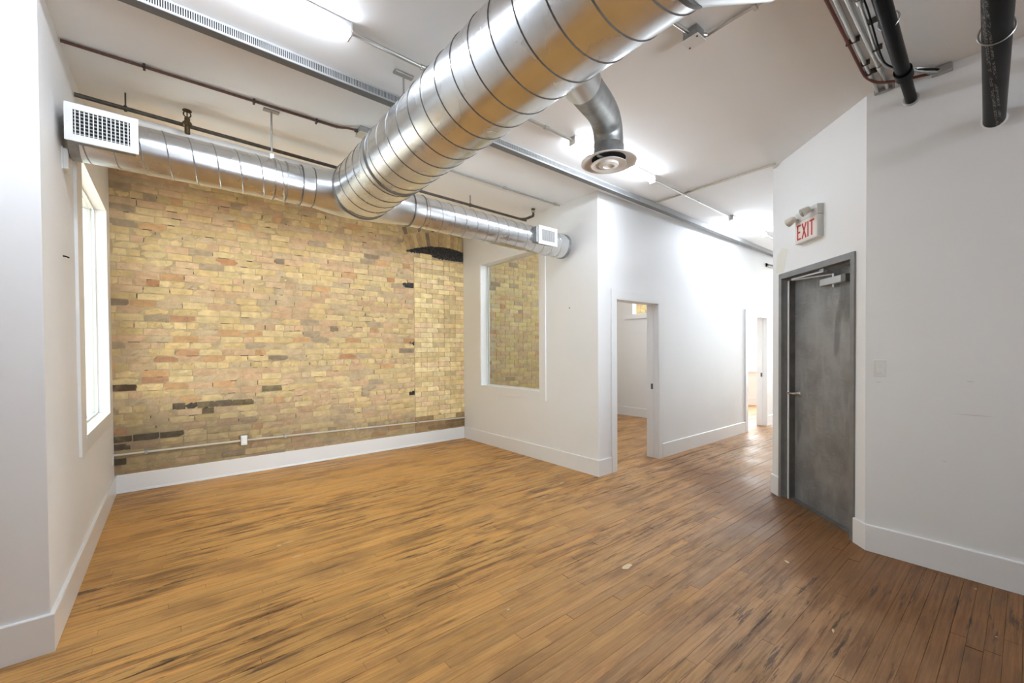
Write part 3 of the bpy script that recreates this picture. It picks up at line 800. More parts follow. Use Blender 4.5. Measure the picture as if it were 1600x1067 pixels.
# ------------------------------------------------------------------ light switch, thermostat, outlets
t = thing('light_switch', 'white rocker switch plate on the grey right wall beside the steel door', 'light switch', (XRW, .632, 1.2))
MB().box(XRW-.006, XRW, .596, .668, 1.202, 1.318).build('plate', M_white, t, bevel=.002)
MB().box(XRW-.010, XRW-.005, .615, .649, 1.224, 1.296).build('rocker', M_white, t, bevel=.002)
MB().box(XRW-.0125, XRW-.009, .618, .646, 1.228, 1.257).build('slider', M_whitem, t, bevel=.001)
t = thing('thermostat', 'white thermostat box high on the left alcove wall beside the window', 'thermostat', (XL, 3.42, 2.42))
MB().box(XL, XL+.004, 3.385, 3.475, 2.425, 2.548).build('back_plate', M_whitem, t)
MB().box(XL+.004, XL+.026, 3.39, 3.47, 2.430, 2.543).build('cover', M_white, t, bevel=.003)
for zz in (2.455, 2.495): MB().box(XL+.008, XL+.020, 3.4696, 3.4712, zz, zz+.022).build('slot', M_dark, t)
t = thing('wall_outlet', 'white outlet plate low on the left alcove wall near the brick corner', 'outlet', (XL, 5.578, .31))
MB().box(XL, XL+.006, 5.543, 5.613, .315, .43).build('plate', M_white, t, bevel=.002)
for zz in (.335, .38): MB().box(XL+.005, XL+.008, 5.562, 5.594, zz, zz+.028).build('socket', M_whitem, t, bevel=.001)
t = MB().tube([(XL-.002, 3.365, 1.937), (XL+.012, 3.37, 1.936), (XL+.02, 3.385, 1.933)], .004, 8)
tag(t.build('cable_stub', M_black, None, smooth=True), 'tiny black cable stub poking from the left alcove wall', 'cable')
t = MB().tube([(XR+.002, 3.399, 1.89), (XR-.008, 3.398, 1.889)], .006, 8)
tag(t.build('cable_stub', M_dark, None, smooth=True), 'tiny dark cable stub poking from the right alcove wall near its corner', 'cable')

# surface conduit and box on the brick
t = thing('wall_conduit', 'pale surface conduit running low across the brick wall above the baseboard', 'conduit', (1.6, 5.68, .355))
MB().tube([(XL+.002, 5.672, .387), (.592, 5.672, .383)], .0105, 12).build('conduit', M_cream, t, smooth=True)
MB().tube([(.66, 5.672, .383), (XR-.002, 5.672, .327)], .0105, 12).build('conduit', M_cream, t, smooth=True)
for x in (-.22, 1.05, 1.9, 2.8):
    zc = .383-(x-.66)*.0189 if x > .66 else .385
    MB().box(x-.012, x+.012, 5.658, 5.698, zc-.017, zc+.017).build('strap', M_emtp, t, bevel=.002)
t = thing('brick_wall_outlet', 'grey metal outlet box with white face on the brick wall conduit', 'outlet', (.626, 5.69, .335))
MB().box(.592, .660, 5.650, 5.700, .330, .446).build('metal_box', M_emtp, t, bevel=.003)
MB().box(.595, .657, 5.646, 5.651, .333, .443).build('cover_plate', M_emt, t, bevel=.002)
MB().box(.610, .642, 5.641, 5.647, .354, .422).build('receptacle', M_white, t, bevel=.002)

# ------------------------------------------------------------------ ceiling strip lights and their conduit
def row_y(x): return 2.290+.0325*(x-.775)
lights = [('ceiling strip light whose right end shows at the top left, nearest the camera', -.46), ('ceiling strip light behind the round diffuser, middle of the row', 2.545), ('ceiling strip light farthest along the corridor, smallest of the row', 5.66)]
def strip_light(label, x, y, group, axis='x', L=1.225):
    t = thing('strip_light', label, 'ceiling light', (x, y, CEIL), group)
    d = Vector((1, .0325, 0)).normalized() if axis == 'x' else Vector((0, 1, 0)); s_ = Vector((-d.y, d.x, 0)); c = Vector((x, y, 0))+d*L/2
    MB().obox(c+Vector((0, 0, CEIL-.014)), (d, s_, UP), (L/2, .031, .014)).build('housing', M_whitem, t, bevel=.003)
    # D-shaped glowing diffuser
    V = []; F = []; n = 10
    for e in (-1, 1):
        for i in range(n+1):
            a_ = math.pi*i/n; V.append(c+d*e*(L/2-.012)+s_*.030*math.cos(a_)+Vector((0, 0, CEIL-.028-.036*math.sin(a_)**.8)))
    for i in range(n): F.append((i, i+1, i+n+2, i+n+1))
    MB().add(V, F).build('diffuser', M_tube, t, smooth=True)
    for e in (-1, 1): MB().obox(c+d*e*(L/2-.006)+Vector((0, 0, CEIL-.036)), (d, s_, UP), (.006, .032, .034)).build('end_cap', M_whitem, t, bevel=.004)
    return t
for i, (lb, x) in enumerate(lights): strip_light(lb, x if i else -1.685, row_y(x if i else -1.685), 'strip lights along the corridor row', L=1.225 if i else 2.45)  # first strip lengthened out of view to add light on the left
for i, (x, y_) in enumerate(((.1, -2.45), (2.1, -2.5))): strip_light('added fill strip light behind the viewpoint, %s' % ('left one', 'right one')[i], x, y_, 'added fill lights behind the viewpoint')  # two unseen strips added behind the camera as fill
OFF = [('first office', ((4.2, 4.0),)), ('far office', ((8.6, 4.2),)), ('left office', ((-2.1, 4.3),))]  # unseen office strips, added to light these rooms and the alcove
for rm, sp_ in OFF:
    for i, (x, y_) in enumerate(sp_):
        strip_light('unseen strip light added on the ceiling of the %s' % rm, x, y_, 'added strip lights of the offices', L={'first office': 3.0, 'far office': 1.225, 'left office': .5}[rm])
def conduit_run(name, label, segs, rad, m_, couplings=(), group=None):
    t = thing(name, label, 'conduit', segs[0][0])
    for s_ in segs: MB().tube(s_, rad, 10).build('conduit', m_, t, smooth=True)
    for (p, d) in couplings:
        p = Vector(p); d = Vector(d).normalized(); MB().tube([p-d*.02, p+d*.02], rad+.005, 10).build('coupling', m_, t, smooth=True)
    return t
zc = CEIL-.0325
conduit_run('light_conduit', 'thin steel conduit linking the corridor ceiling strip lights', [[(.765, row_y(.765), zc), (2.545, row_y(2.545), zc)], [(3.775, row_y(3.775), zc), (5.66, row_y(5.66), zc)], [(6.89, row_y(6.89), zc), (8.9, row_y(8.9), zc)]], .011, M_emt,
            [((x, row_y(x), zc), (1, .0325, 0)) for x in (1.2, 2.25, 4.43, 4.75)])
conduit_run('cross_conduit', 'pale conduit crossing the ceiling to the angled exit wall', [[(4.452, 2.782, CEIL-.0105), (4.405, 1.50, CEIL-.0105)]], .0095, M_cream, [])
zc = CEIL-.018
conduit_run('alcove_conduit', 'thin grey conduit across the alcove ceiling ending at the right alcove wall', [[(1.25, 3.37, zc), (2.0, 3.475, zc), (3.52, 3.527, zc), (3.60, 3.529, zc)]], .009, M_emtp, [((2.76, 3.50, zc), (1, .03, 0)), ((3.53, 3.527, zc), (1, 0, 0))])

# slotted raceway on the ceiling
t = thing('slotted_raceway', 'grey slotted raceway running across the ceiling from the top left to the corridor', 'raceway', (1, 2.70, CEIL-.0012))
rd = Vector((1, .026, 0)).normalized(); rs = Vector((-rd.y, rd.x, 0)); R0 = Vector((-.47, 2.660, 0)); RL = 9.3; rh, rw = .062, .056
def rbox(u0_, u1, s0, s1, z0, z1): return MB().obox(R0+rd*(u0_+u1)/2+rs*(s0+s1)/2+Vector((0, 0, (z0+z1)/2)), (rd, rs, UP), ((u1-u0_)/2, (s1-s0)/2, (z1-z0)/2))
rbox(0, RL, .012, rw, CEIL-rh+.003, CEIL-.0012).build('trough', M_dark, t)  # solid black block: shade inside the raceway put into its colour
rbox(0, RL, 0, rw+.002, CEIL-rh-.003, CEIL-rh+.003).build('cover', M_rail, t)
fc = MB()
fm = lambda u0_, u1, z0, z1: fc.obox(R0+rd*(u0_+u1)/2+Vector((0, 0, (z0+z1)/2)), (rd, rs, UP), ((u1-u0_)/2, .0012, (z1-z0)/2))
fm(0, RL, CEIL-.012, CEIL-.0012); fm(0, RL, CEIL-rh, CEIL-rh+.010)
u = 0
while u < 4.6:
    fm(u, u+.0048, CEIL-rh+.010, CEIL-.012); u += .0098
fm(4.6, RL, CEIL-rh+.010, CEIL-.012)
fc.build('slotted_side', M_railf, t, kind='stuff')

# brown armoured cable with its box
t = thing('armoured_cable', 'brown armoured cable along the alcove ceiling to a small steel box', 'cable', (.3, 3.355, CEIL-.0012))
pts = rounded([(-.455, 3.368, CEIL-.012), (-.1, 3.357, CEIL-.011), (.574, 3.44, CEIL-.011), (1.03, 3.375, CEIL-.011), (1.09, 3.33, CEIL-.016), (1.135, 3.285, CEIL-.025)], .08)
pts = rounded([(-.455, 3.368, CEIL-.012), (.574, 3.362, CEIL-.011), (1.02, 3.355, CEIL-.011), (1.075, 3.31, CEIL-.016), (1.135, 3.285, CEIL-.025)], .08)
MB().tube(pts, .0085, 10).build('cable', M_brown, t, smooth=True)
cr2 = MB()
for i in range(150):
    x = -.45+i*.0098; cr2.lathe((x, 3.368-(x+.455)*.0058, CEIL-.0118), [(.0086, -.0025), (.0100, 0), (.0086, .0025)], 8, 'x')
cr2.build('armour_ridges', M_brown, t, kind='stuff', smooth=True)
for x in (-.107, .46, .86): MB().box(x-.006, x+.006, 3.346, 3.378, CEIL-.03, CEIL-.0012).build('clip', M_iron, t)
MB().box(1.14, 1.24, 3.235, 3.335, CEIL-.048, CEIL-.0012).build('box', M_emtp, t, bevel=.006)
MB().box(1.136, 1.244, 3.231, 3.339, CEIL-.052, CEIL-.047).build('box_cover', M_cream, t, bevel=.001)
MB().tube([(1.118, 3.29, CEIL-.026), (1.142, 3.287, CEIL-.026)], .014, 12).build('connector', M_iron, t, smooth=True)

# junction box on the ceiling near the duct
t = thing('junction_box', 'square steel junction box with flat cover on the ceiling beside the big duct', 'junction box', (2.227, 1.16, CEIL-.0012))
MB().box(2.188, 2.266, 1.120, 1.200, CEIL-.058, CEIL-.0012).build('box', M_galv, t, bevel=.004)
MB().box(2.181, 2.272, 1.112, 1.208, CEIL-.0635, CEIL-.058).build('cover', M_whitem, t, bevel=.001)
for (x, y_) in ((2.255, 1.195), (2.198, 1.125)): MB().tube([(x, y_, CEIL-.067), (x, y_, CEIL-.063)], .005, 10).build('screw', M_iron, t)
MB().tube([(2.266, 1.135, CEIL-.02), (2.30, 1.118, CEIL-.018), (2.296, .98, CEIL-.014), (2.30, .70, CEIL-.014)], .0085, 10).build('conduit', M_emt, t, smooth=True)
MB().tube([(2.19, 1.17, CEIL-.022), (2.08, 1.185, CEIL-.016), (1.2, 1.24, CEIL-.016)], .0105, 10).build('conduit', M_emt, t, smooth=True)
MB().tube([(2.262, 1.137, CEIL-.022), (2.288, 1.123, CEIL-.02)], .014, 10).build('connector', M_emt, t, smooth=True)
MB().box(2.278, 2.318, .868, .888, CEIL-.026, CEIL-.0012).build('strap', M_emt, t, bevel=.002)

# ------------------------------------------------------------------ ductwork
DX, DZ, DR = 1.157, 2.640, .221
BY, BZ, BR = 3.44, 2.642, .1375
def helix(mb, p0, p1, rad, pitch, w, phase=0.0):
    p0, p1 = Vector(p0), Vector(p1); ax = (p1-p0); L = ax.length; ax.normalize()
    u_ = UP-ax*UP.dot(ax); u_.normalize(); w_2 = ax.cross(u_)
    N = int(L/pitch*44); pts = []
    for i in range(N+1):
        s_ = L*i/N; a_ = 2*math.pi*s_/pitch+phase
        pts.append(p0+ax*s_+(u_*math.cos(a_)+w_2*math.sin(a_))*rad)
    V = []; F = []
    for i, p in enumerate(pts):
        rad_d = (p-(p0+ax*(p-p0).dot(ax))).normalized()
        V += [p-ax*w, p+rad_d*w*.85, p+ax*w]
        if i:
            k_ = 3*i; F += [(k_-3, k_, k_+1, k_-2), (k_-2, k_+1, k_+2, k_-1)]
    mb.add(V, F); return mb
def rings(c, prof, axis): return MB().lathe(c, prof, 64, axis)

t = thing('spiral_duct', 'large galvanised spiral duct running overhead towards the brick wall', 'duct', (DX, 1.9, DZ))
jog = [(DX, 3.24, DZ), (DX, .615, DZ)]
md = MB().tube(jog, DR, 72, caps=False).build('main_duct', M_duct, t, smooth=True)
helix(MB(), (DX, 3.20, DZ), (DX, .66, DZ), DR, .1385, .0042, 2.6).build('spiral_seam', M_seamd, md, smooth=True, angle=80)
for y_ in (3.235, 2.59, .64): rings((DX, y_, DZ), [(DR, -.012), (DR+.006, -.008), (DR+.006, .008), (DR, .012)], 'y').build('joint_ring', M_seamd if y_ > 1 else M_gasket, md, smooth=True)
o1, o2 = Vector((DX, .615, DZ)), Vector((DX+.165, .455, DZ))
el = MB().tube([o1+Vector((0, .01, 0)), o1, o2, o2-Vector((0, .03, 0))], DR, 72, caps=False).build('offset_elbow', M_fit, t, smooth=True)
md2 = MB().tube([o2-Vector((0, .02, 0)), (o2.x, -3.46, DZ)], DR, 64, caps=True).build('main_duct', M_duct, t, smooth=True)
helix(MB(), (o2.x, .40, DZ), (o2.x, -3.3, DZ), DR, .1385, .0042).build('spiral_seam', M_seamd, md2, smooth=True, angle=80)
rings((o2.x, o2.y-.02, DZ), [(DR, -.016), (DR+.008, -.01), (DR+.008, .01), (DR, .016)], 'y').build('joint_ring', M_gasket, md2, smooth=True)
# breeches piece at the end, splitting left and right
fit = MB()
EndY = 3.235
pl = bez((.840, BY, BZ), (1.02, BY, BZ), (DX, BY-.03, BZ), (DX, EndY, DZ), 20)
fit.tube(pl, [BR+(DR-BR)*(i/20)**.9 for i in range(21)], 56, caps=False)
pr_ = bez((1.635, BY, BZ), (1.42, BY, BZ), (DX+.05, BY-.03, BZ), (DX, EndY, DZ), 20)
fit.tube(pr_, [BR+(DR-BR)*(i/20)**1.2 for i in range(21)], 56, caps=False)
fit.build('breeches_fitting', M_fit, t, smooth=True, angle=60)
h_ = MB().tube([(1.148, 2.474, CEIL), (1.148, 2.474, DZ+DR-.002)], .006, 8).build('hanger_rod', M_emtp, t, smooth=True)
MB().obox((1.148, 2.474, CEIL-.007), ((1, 0, 0), (0, 1, 0), UP), (.062, .02, .007)).build('hanger_bracket', M_emtp, t, bevel=.003)

def branch(name, label, x0, x1, z0, z1, collar_at, capend):
    t = thing(name, label, 'duct', ((x0+x1)/2, BY, (z0+z1)/2))
    zz = lambda x: z0+(z1-z0)*(x-x0)/(x1-x0)
    b_ = MB().tube([(x0, BY, z0), (x1, BY, z1)], BR, 64, caps=True).build('branch_duct', M_ductx, t, smooth=True)
    helix(MB(), (x0+.02, BY, zz(x0+.02)), (x1-.02, BY, zz(x1-.02)), BR, .1255, .0036, .8).build('spiral_seam', M_seam, b_, smooth=True, angle=80)
    ca, cb_ = collar_at
    c_ = rings((ca, BY, zz((x0 if abs(x0-ca) < .3 else x1))), [(BR-.002, 0), (BR+.005, .003), (BR+.004, .010), (BR+.004, cb_-ca-.01), (BR+.005, cb_-ca-.003), (BR-.002, cb_-ca)], 'x').build('collar', M_fit, t, smooth=True)
    for x in (ca, cb_): rings((x, BY, zz((x0 if abs(x0-ca) < .3 else x1))), [(BR, -.005), (BR+.008, -.003), (BR+.008, .003), (BR, .005)], 'x').build('joint_ring', M_seamd, t, smooth=True)
    e_, sg = capend
    rings((e_, BY, zz(e_)), [(0.0, .016*sg), (BR-.01, .016*sg), (BR+.003, .010*sg), (BR+.003, -.03*sg), (BR-.001, -.034*sg)], 'x').build('end_cap', M_galv, t, smooth=True)
    return t
bl_ = branch('branch_duct', 'left galvanised spiral branch duct along the brick wall, ending at the left wall', -.420, .760, BZ, BZ, (.757, .840), (-.420, -1))
br_ = branch('branch_duct', 'right galvanised spiral branch duct along the brick wall, ending at the alcove window', 1.735, 3.555, BZ-.002, BZ-.040, (1.635, 1.738), (3.555, 1))
# strap hanger of the left branch
MB().tube([(.577, BY, CEIL), (.577, BY, BZ+BR)], .0065, 8).build('hanger_rod', M_emtp, bl_, smooth=True)
MB().obox((.577, BY, CEIL-.005), ((1, 0, 0), (0, 1, 0), UP), (.05, .018, .005)).build('hanger_bracket', M_emtp, bl_)
for x in (.580, .655): rings((x, BY, BZ), [(BR, -.006), (BR+.005, -.005), (BR+.005, .005), (BR, .006)], 'x').build('strap', M_seam, bl_, smooth=True)
MB().box(.562, .592, BY-.012, BY+.012, BZ+BR+.002, BZ+BR+.045).build('strap_lug', M_emt, bl_, bevel=.003)

# supply registers
def register(label, x0, x1, z0, z1, yf, plen, ins, nv, nh, fl_):
    t = thing('supply_register', label, 'register', ((x0+x1)/2, yf, z0))
    MB().box(plen[0], plen[1], yf+.010, BY-.085, z0+ins*.45, z1-ins*.45).build('plenum_box', M_galv, t, bevel=.002)
    MB().box(x0+fl_[0]-.004, x1-fl_[1]+.004, yf+.0075, yf+.0095, z0+fl_[2]-.004, z1-fl_[2]+.004).build('throat_shade', M_dark, t)  # black plate standing in for the shade behind the grille
    fr = MB()
    fx0, fx1, fz0, fz1 = x0+fl_[0], x1-fl_[1], z0+fl_[2], z1-fl_[2]
    V = []
    for (d, ia) in ((0, 0), (.010, 0)):
        pass
    ring_o = [(x0, z0), (x1, z0), (x1, z1), (x0, z1)]; ring_i = [(fx0, fz0), (fx1, fz0), (fx1, fz1), (fx0, fz1)]
    for (rg, yy) in ((ring_o, yf+.010), (ring_o, yf+.001), (ring_i, yf-.003), (ring_i, yf+.010)):
        for (x, z) in rg: V.append((x, yy, z))
    F = []
    for k_ in range(4):
        for j in range(4):
            a, b = k_*4+j, k_*4+(j+1) % 4; c, d = ((k_+1) % 4)*4+(j+1) % 4, ((k_+1) % 4)*4+j; F.append((a, b, c, d))
    fr.add(V, F).build('face_frame', M_whitem, t)
    for i in range(nv):
        x = fx0+(fx1-fx0)*(i+.5)/nv
        MB().box(x-.0022, x+.0022, yf-.001, yf+.006, fz0, fz1).build('fin', M_whitem, t)
    for i in range(nh):
        z = fz0+(fz1-fz0)*(i+.5)/nh
        MB().obox(((fx0+fx1)/2, yf+.0072, z), ((1, 0, 0), (0, 1, -.5), (0, .5, 1)), ((fx1-fx0)/2, .0022, .0028)).build('louvre', M_railf, t)
    for x in (x0+fl_[0]*.4, x1-fl_[1]*.4): MB().tube([(x, yf-.003, (z0+z1)/2), (x, yf+.004, (z0+z1)/2)], .004, 10).build('screw', M_whitem, t)
register('wide white grille register on the left branch duct at the left wall', -.428, -.133, 2.535, 2.735, 3.22, (-.405, -.150), .05, 13, 7, (.033, .035, .034))
register('small white grille register near the closed end of the right branch duct', 3.010, 3.286, 2.522, 2.714, 3.25, (2.985, 3.255), .03, 14, 0, (.040, .040, .036))

# drop elbow with round diffuser
t = thing('ceiling_diffuser', 'round white cone diffuser hanging on a grey elbow from the big duct', 'diffuser', (1.842, 1.433, 2.38))
DXc, DYc, DZc = 1.842, 1.433, 2.405
ep = bez((1.365, 1.215, 2.552), (1.60, 1.31, 2.556), (DXc, DYc, 2.70), (DXc, DYc, DZc+.085), 22)
d0 = (ep[1]-ep[0]).normalized()
MB().tube([ep[0]-d0*.12]+ep, .0765, 48, caps=False).build('elbow', M_galv, t, smooth=True)
d0 = (ep[1]-ep[0]).normalized()
MB().tube([ep[0]-d0*.10, ep[0]+d0*.040, ep[0]+d0*.045], [.083, .083, .0785], 48, caps=False).build('saddle_collar', M_fit, t, smooth=True)
MB().tube([(DXc, DYc, DZc+.09), (DXc, DYc, DZc+.086), (DXc, DYc, DZc+.02)], [.0770, .0795, .0795], 48, caps=False).build('neck', M_galv, t, smooth=True)
M_diff = mat('diffuser_enamel', (0.82, 0.80, 0.78, 1), .4)
MB().lathe((DXc, DYc, DZc), [(.078, .030), (.100, .024), (.128, .012), (.146, .004), (.147, 0), (.143, -.001), (.128, .004), (.108, .012), (.098, .020), (.090, .020)], 64).build('outer_cone', M_diff, t, smooth=True, angle=50)
MB().lathe((DXc, DYc, DZc), [(.0, .021), (.096, .020)], 48).build('throat_shade', M_dark, t)  # black disc: shade between the cones put into its colour
MB().lathe((DXc, DYc, DZc), [(.060, .006), (.072, .004), (.094, -.010), (.095, -.013), (.088, -.013), (.070, -.008), (.058, -.004), (.050, -.004), (.050, .006)], 64).build('middle_cone', M_diff, t, smooth=True, angle=50)
MB().lathe((DXc, DYc, DZc), [(.050, -.002), (.052, -.012), (.050, -.016), (.030, -.020), (.030, -.014), (.027, -.013), (.0, -.013)], 64).build('centre_cone', M_diff, t, smooth=True, angle=50)
MB().box(DXc-.094, DXc+.094, DYc-.004, DYc+.004, DZc+.006, DZc+.018).build('bridge', M_galv, t)

# ------------------------------------------------------------------ sprinkler pipe behind the branch ducts
def sprinkler(par, x, y_, z):
    t = MB().tube([(x, y_, z-.004), (x, y_, z+.012)], .012, 8).build('sprinkler_head', M_bronze, par, smooth=True)
    def sub(mb, n, **k):
        o = mb.build(n, M_bronze, None, **k); o.parent = t; o.matrix_parent_inverse = Matrix.Identity(4); return o
    fr = MB()
    for sgn in (-1, 1): fr.tube(rounded([(x+sgn*.010, y_, z+.010), (x+sgn*.022, y_, z+.024), (x+sgn*.018, y_, z+.044), (x, y_, z+.056)], .01), .0042, 8)
    sub(fr, 'frame_arm', smooth=True)
    sub(MB().tube([(x, y_, z+.012), (x, y_, z+.054)], .004, 8), 'bulb')
    sub(MB().lathe((x, y_, z+.056), [(0, .004), (.026, .002), (.028, -.003), (0, 0)], 16), 'deflector', smooth=True)
SY0, SZ = 3.80, 3.035
def sy(x): return 3.835+.052*x
t = thing('sprinkler_pipe', 'dark steel sprinkler pipe under the alcove ceiling behind the branch ducts', 'pipe', (1.5, sy(1.5), SZ))
MB().tube([(XL+.004, sy(XL), SZ), (3.50, sy(3.50), SZ)], .0135, 14).build('pipe', M_iron, t, smooth=True)
MB().tube(rounded([(3.40, sy(3.40), SZ), (3.46, sy(3.40)-.02, SZ+.004), (3.475, sy(3.4)-.16, SZ+.012), (3.475, sy(3.4)-.16, SZ+.040)], .03), .0155, 12).build('elbow_branch', M_iron, t, smooth=True)
MB().tube([(.105, 3.745, 2.940), (.105, 3.745, 3.048)], .0165, 12).build('riser_nipple', M_bronze, t, smooth=True)
MB().tube([(.105, 3.74, 2.958), (.105, sy(.105), SZ)], .015, 12).build('tee', M_bronze, t, smooth=True)
MB().lathe((.105, 3.745, 3.008), [(.016, -.020), (.027, -.013), (.029, .0), (.027, .010), (.017, .018)], 8).build('reducer', M_bronze, t)
for x in (-.22, 2.63):
    MB().tube([(x, sy(x), SZ+.012), (x, sy(x), 3.165)], .0045, 8).build('hanger_rod', M_iron, t)
    rings((x, sy(x), SZ), [(.0165, -.008), (.020, -.008), (.020, .008), (.0165, .008)], 'x').build('hanger_ring', M_iron, t, smooth=True)
sprinkler(t, .105, 3.745, 3.045)
sprinkler(t, 3.475, sy(3.4)-.16, SZ+.040)
t = thing('white_pipe', 'white painted pipe beside the dark sprinkler pipe, above the left branch duct', 'pipe', (.3, 3.9, 3.0))
MB().tube([(XL+.004, 3.905, 2.996), (1.15, 3.945, 2.996)], .028, 16).build('pipe', M_whitem, t, smooth=True)
for x in (.30, .345): rings((x, 3.905+(x+.46)*.0248, 2.996), [(.028, -.012), (.032, -.012), (.032, .012), (.028, .012)], 'x').build('coupling', M_whitem, t, smooth=True)

# ------------------------------------------------------------------ pipes and conduits over the right wall
M_print = printed_pipe()
t = thing('drain_pipe', 'thin black drain pipe with a coupling entering the right wall top beside the conduits', 'pipe', (3.1, .45, 2.99))
pa, pb, pj_ = Vector((1.6, .395, 3.005)), Vector((XRW+.02, .487, 2.995)), 0
pd = (pb-pa).normalized(); cpl = pa+pd*(pb-pa).length*.815
MB().tube([pa, cpl], .0335, 24).build('pipe', M_black, t, smooth=True)
MB().tube([cpl, pb], .0285, 24).build('pipe', M_black, t, smooth=True)
MB().tube([cpl-pd*.05, cpl-pd*.046, cpl+pd*.03, cpl+pd*.034], [.034, .042, .042, .030], 24).build('coupling', M_black, t, smooth=True)
rings((XRW-.004, pb.y, pb.z), [(.029, .004), (.040, .004), (.041, 0), (.036, -.004), (.029, -.004)], 'x').build('escutcheon', M_emtp, t, smooth=True)
def clevis(t, x, y_, z, rad):
    MB().tube([(x+.0*math.cos(a_), y_+rad*1.12*math.sin(a_), z+.012+rad*1.12*math.cos(a_)-.0) for a_ in [2*math.pi*i/28 for i in range(29)]], .004, 6, caps=False).build('hanger_ring', M_emtp, t, smooth=True)
    MB().tube([(x, y_, z+.012+rad*1.1), (x, y_, CEIL)], .0045, 8).build('hanger_rod', M_emtp, t)
clevis(t, 2.77, pa.y+(2.77-1.6)*.043, 3.001, .036)
t = thing('printed_drain_pipe', 'thick black drain pipe with rows of worn white print entering the right wall', 'pipe', (3.2, PIPE2[1], PIPE2[2]))
pa2, pb2 = Vector((1.7, .050, 2.735)), Vector((XRW+.02, .135, 2.716))
MB().tube([pa2, pb2], .045, 32).build('pipe', M_print, t, smooth=True)
rings((XRW-.003, pb2.y, pb2.z), [(.0455, .003), (.053, .003), (.053, 0), (.0455, -.004)], 'x').build('escutcheon', M_whitem, t, smooth=True)
clevis(t, 2.72, .094, 2.722, .048)

t = thing('conduit_bundle', 'bundle of steel conduits on the ceiling running into the right wall corner', 'conduit', (3.1, .58, CEIL))
zz = CEIL-.0185
ends = [([(1.4, .575, zz), (2.562, .612, zz), (3.417, .640, zz), (3.72, .648, zz)], .0115), ([(1.4, .540, zz), (2.61, .575, zz), (3.56, .592, zz), (3.72, .600, zz)], .0125),
        ([(1.4, .510, zz), (2.656, .539, zz), (3.231, .570, zz), (3.40, .562, zz), (3.505, .52, zz), (3.60, .42, zz), (3.70, .372, zz)], .0095), ([(3.55, .53, zz), (3.72, .56, zz)], .011)]
for p, rad in ends: MB().tube(rounded(p, .09), rad, 12).build('conduit', M_emt, t, smooth=True)
for (x, y_) in ((3.43, .640), (2.66, .539), (3.38, .585)): MB().tube([(x-.02, y_, zz), (x+.02, y_+.001, zz)], .0165, 12).build('coupling', M_emt, t, smooth=True)
for (x, y0_, y1_) in ((2.98, .600, .662), (3.27, .61, .655), (2.88, .50, .545), (3.16, .535, .58), (3.40, .60, .665)): MB().box(x-.0025, x+.0025, y0_, y1_, zz-.014, CEIL-.0012).build('clip', M_iron, t)
MB().tube(rounded([(1.4, .500, zz-.012), (2.723, .520, zz-.012), (3.195, .552, zz-.012), (3.36, .555, zz-.012), (3.50, .50, zz-.012), (3.62, .40, zz-.008), (3.71, .345, zz-.004)], .08), .0045, 8).build('black_cable', M_black, t, smooth=True)
for (yy, dz) in ((.36, .0), (.385, -.012), (.35, -.018)): MB().tube([(3.50, .49, zz+dz*.3), (3.60, .43, zz+dz), (3.715, yy, zz+dz)], .0075, 8).build('flexible_tail', M_emtp, t, smooth=True)
MB().box(3.685, 3.718, .300, .395, CEIL-.05, CEIL-.004).build('wall_bushing', M_emtp, t, bevel=.006)
MB().box(3.690, 3.717, .575, .668, CEIL-.034, CEIL-.004).build('wall_bushing', M_emtp, t, bevel=.006)
t = thing('red_cable', 'red armoured cable curving along the ceiling beside the conduit bundle', 'cable', (3, .64, CEIL))
rp = rounded([(1.4, .615, zz-.004), (2.539, .638, zz-.004), (2.962, .650, zz-.004), (3.42, .660, zz-.010), (3.55, .625, zz-.014), (3.63, .52, zz-.014), (3.70, .385, zz-.01)], .12, 8)
MB().tube(rp, .0075, 10).build('cable', M_red, t, smooth=True)
rg = MB()
for a_, b_ in zip(rp[:-1], rp[1:]):
    L_ = (b_-a_).length; n_ = int(L_/.0105); d_ = (b_-a_).normalized()
    if a_.x < 2.2 and L_ > .5: continue
    for i in range(n_):
        c_ = a_+(b_-a_)*(i+.5)/n_; rg.tube([c_-d_*.002, c_+d_*.002], .0092, 8, caps=False)
rg.build('armour_ridges', M_red, t, kind='stuff', smooth=True)

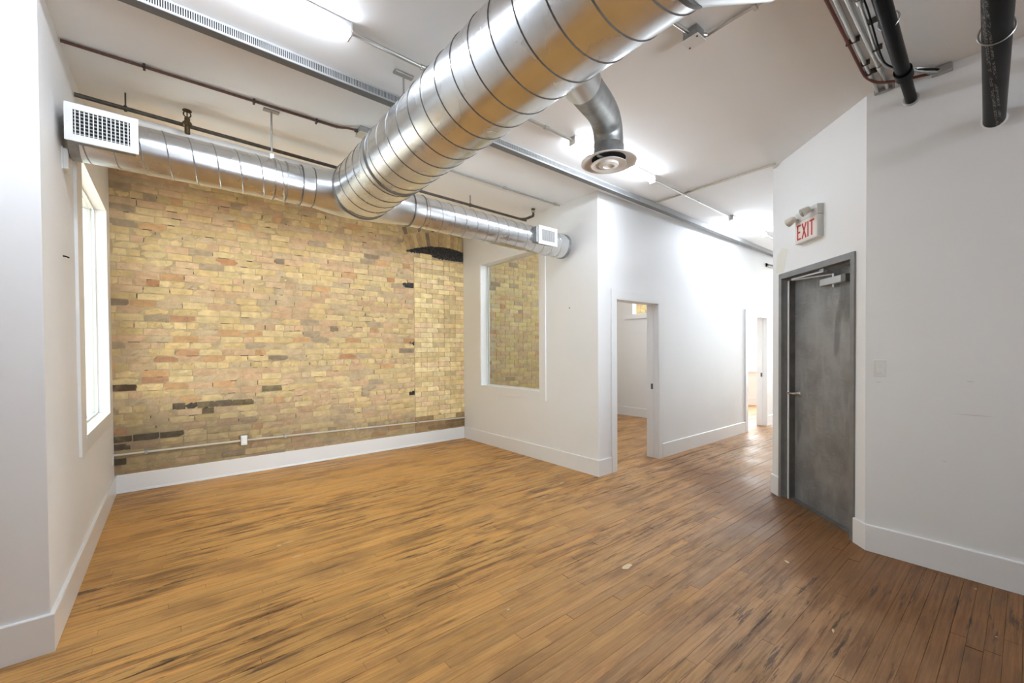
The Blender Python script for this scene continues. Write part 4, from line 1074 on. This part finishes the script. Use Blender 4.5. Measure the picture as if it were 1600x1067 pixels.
# short pipe stub high on the corridor wall
t = thing('pipe_stub', 'short dark pipe stub high on the white corridor wall past the second doorway', 'pipe', (6.9, 2.5, 2.64))
MB().tube([(8.28, 2.975, 2.890), (9.3, 2.90, 2.885)], .028, 16).build('pipe', M_iron, t, smooth=True)
MB().tube([(8.27, 2.975, 2.89), (8.31, 2.972, 2.89)], .033, 16).build('end_collar', M_black, t, smooth=True)

# small wear: filler patch on the exit wall, paint scuffs on the boards, pencil-thin scuffs on the right wall
M_patch = mat('filler_patch', srgb(233, 231, 220), .6)
M_scuff = mat('old_paint_scuff', srgb(222, 202, 160), .7)
M_mark = mat('wall_scuff', (0.74, 0.735, 0.72, 1), .6)
def flat(pts, h_dir, th):
    n = len(pts); V = [Vector(p) for p in pts]+[Vector(p)+h_dir*th for p in pts]
    return MB().add(V, [tuple(range(n-1, -1, -1)), tuple(range(n, 2*n))]+[(i, (i+1) % n, (i+1) % n+n, i+n) for i in range(n)])
wex = bpy.data.objects['wall_exit']
flat([ex(s_, 0, z) for s_, z in ((.01, 2.11), (.14, 2.10), (.17, 2.18), (.20, 2.30), (.12, 2.33), (.03, 2.27))], NN, .0006).build('filler_patch', M_patch, wex)
for (cx, cy_, L_, w_, a_) in ((.64, 3.41, .11, .014, .05), (.58, 3.40, .03, .03, .4), (.64, 3.14, .07, .022, 0), (3.16, 3.08, .09, .03, .2), (3.11, .99, .05, .022, .8), (3.59, .184, .012, .012, 0), (3.07, .09, .012, .010, 0), (2.26, 1.62, .10, .05, .1), (2.52, .60, .04, .012, .2), (1.39, 1.76, .03, .012, 0)):
    pts = []
    for i in range(9):
        t_ = 2*math.pi*i/9; rr_ = random.uniform(.6, 1.1); x_, y_ = L_/2*math.cos(t_)*rr_, w_/2*math.sin(t_)*rr_
        pts.append((cx+x_*math.cos(a_)-y_*math.sin(a_), cy_+x_*math.sin(a_)+y_*math.cos(a_), .0002))
    flat(pts, UP, .0007).build('paint_scuff', M_scuff, fl)
wr = bpy.data.objects['wall_right']
for (y0_, y1_, z_) in ((.30, .10, .99), (.24, .20, 1.19), (.34, .31, .69), (.66, .62, 1.165)):
    flat([(XRW, y0_, z_), (XRW, (y0_+y1_)/2, z_+.004), (XRW, y1_, z_+.001), (XRW, (y0_+y1_)/2, z_-.003)], Vector((-1, 0, 0)), .0005).build('scuff', M_mark, wr)
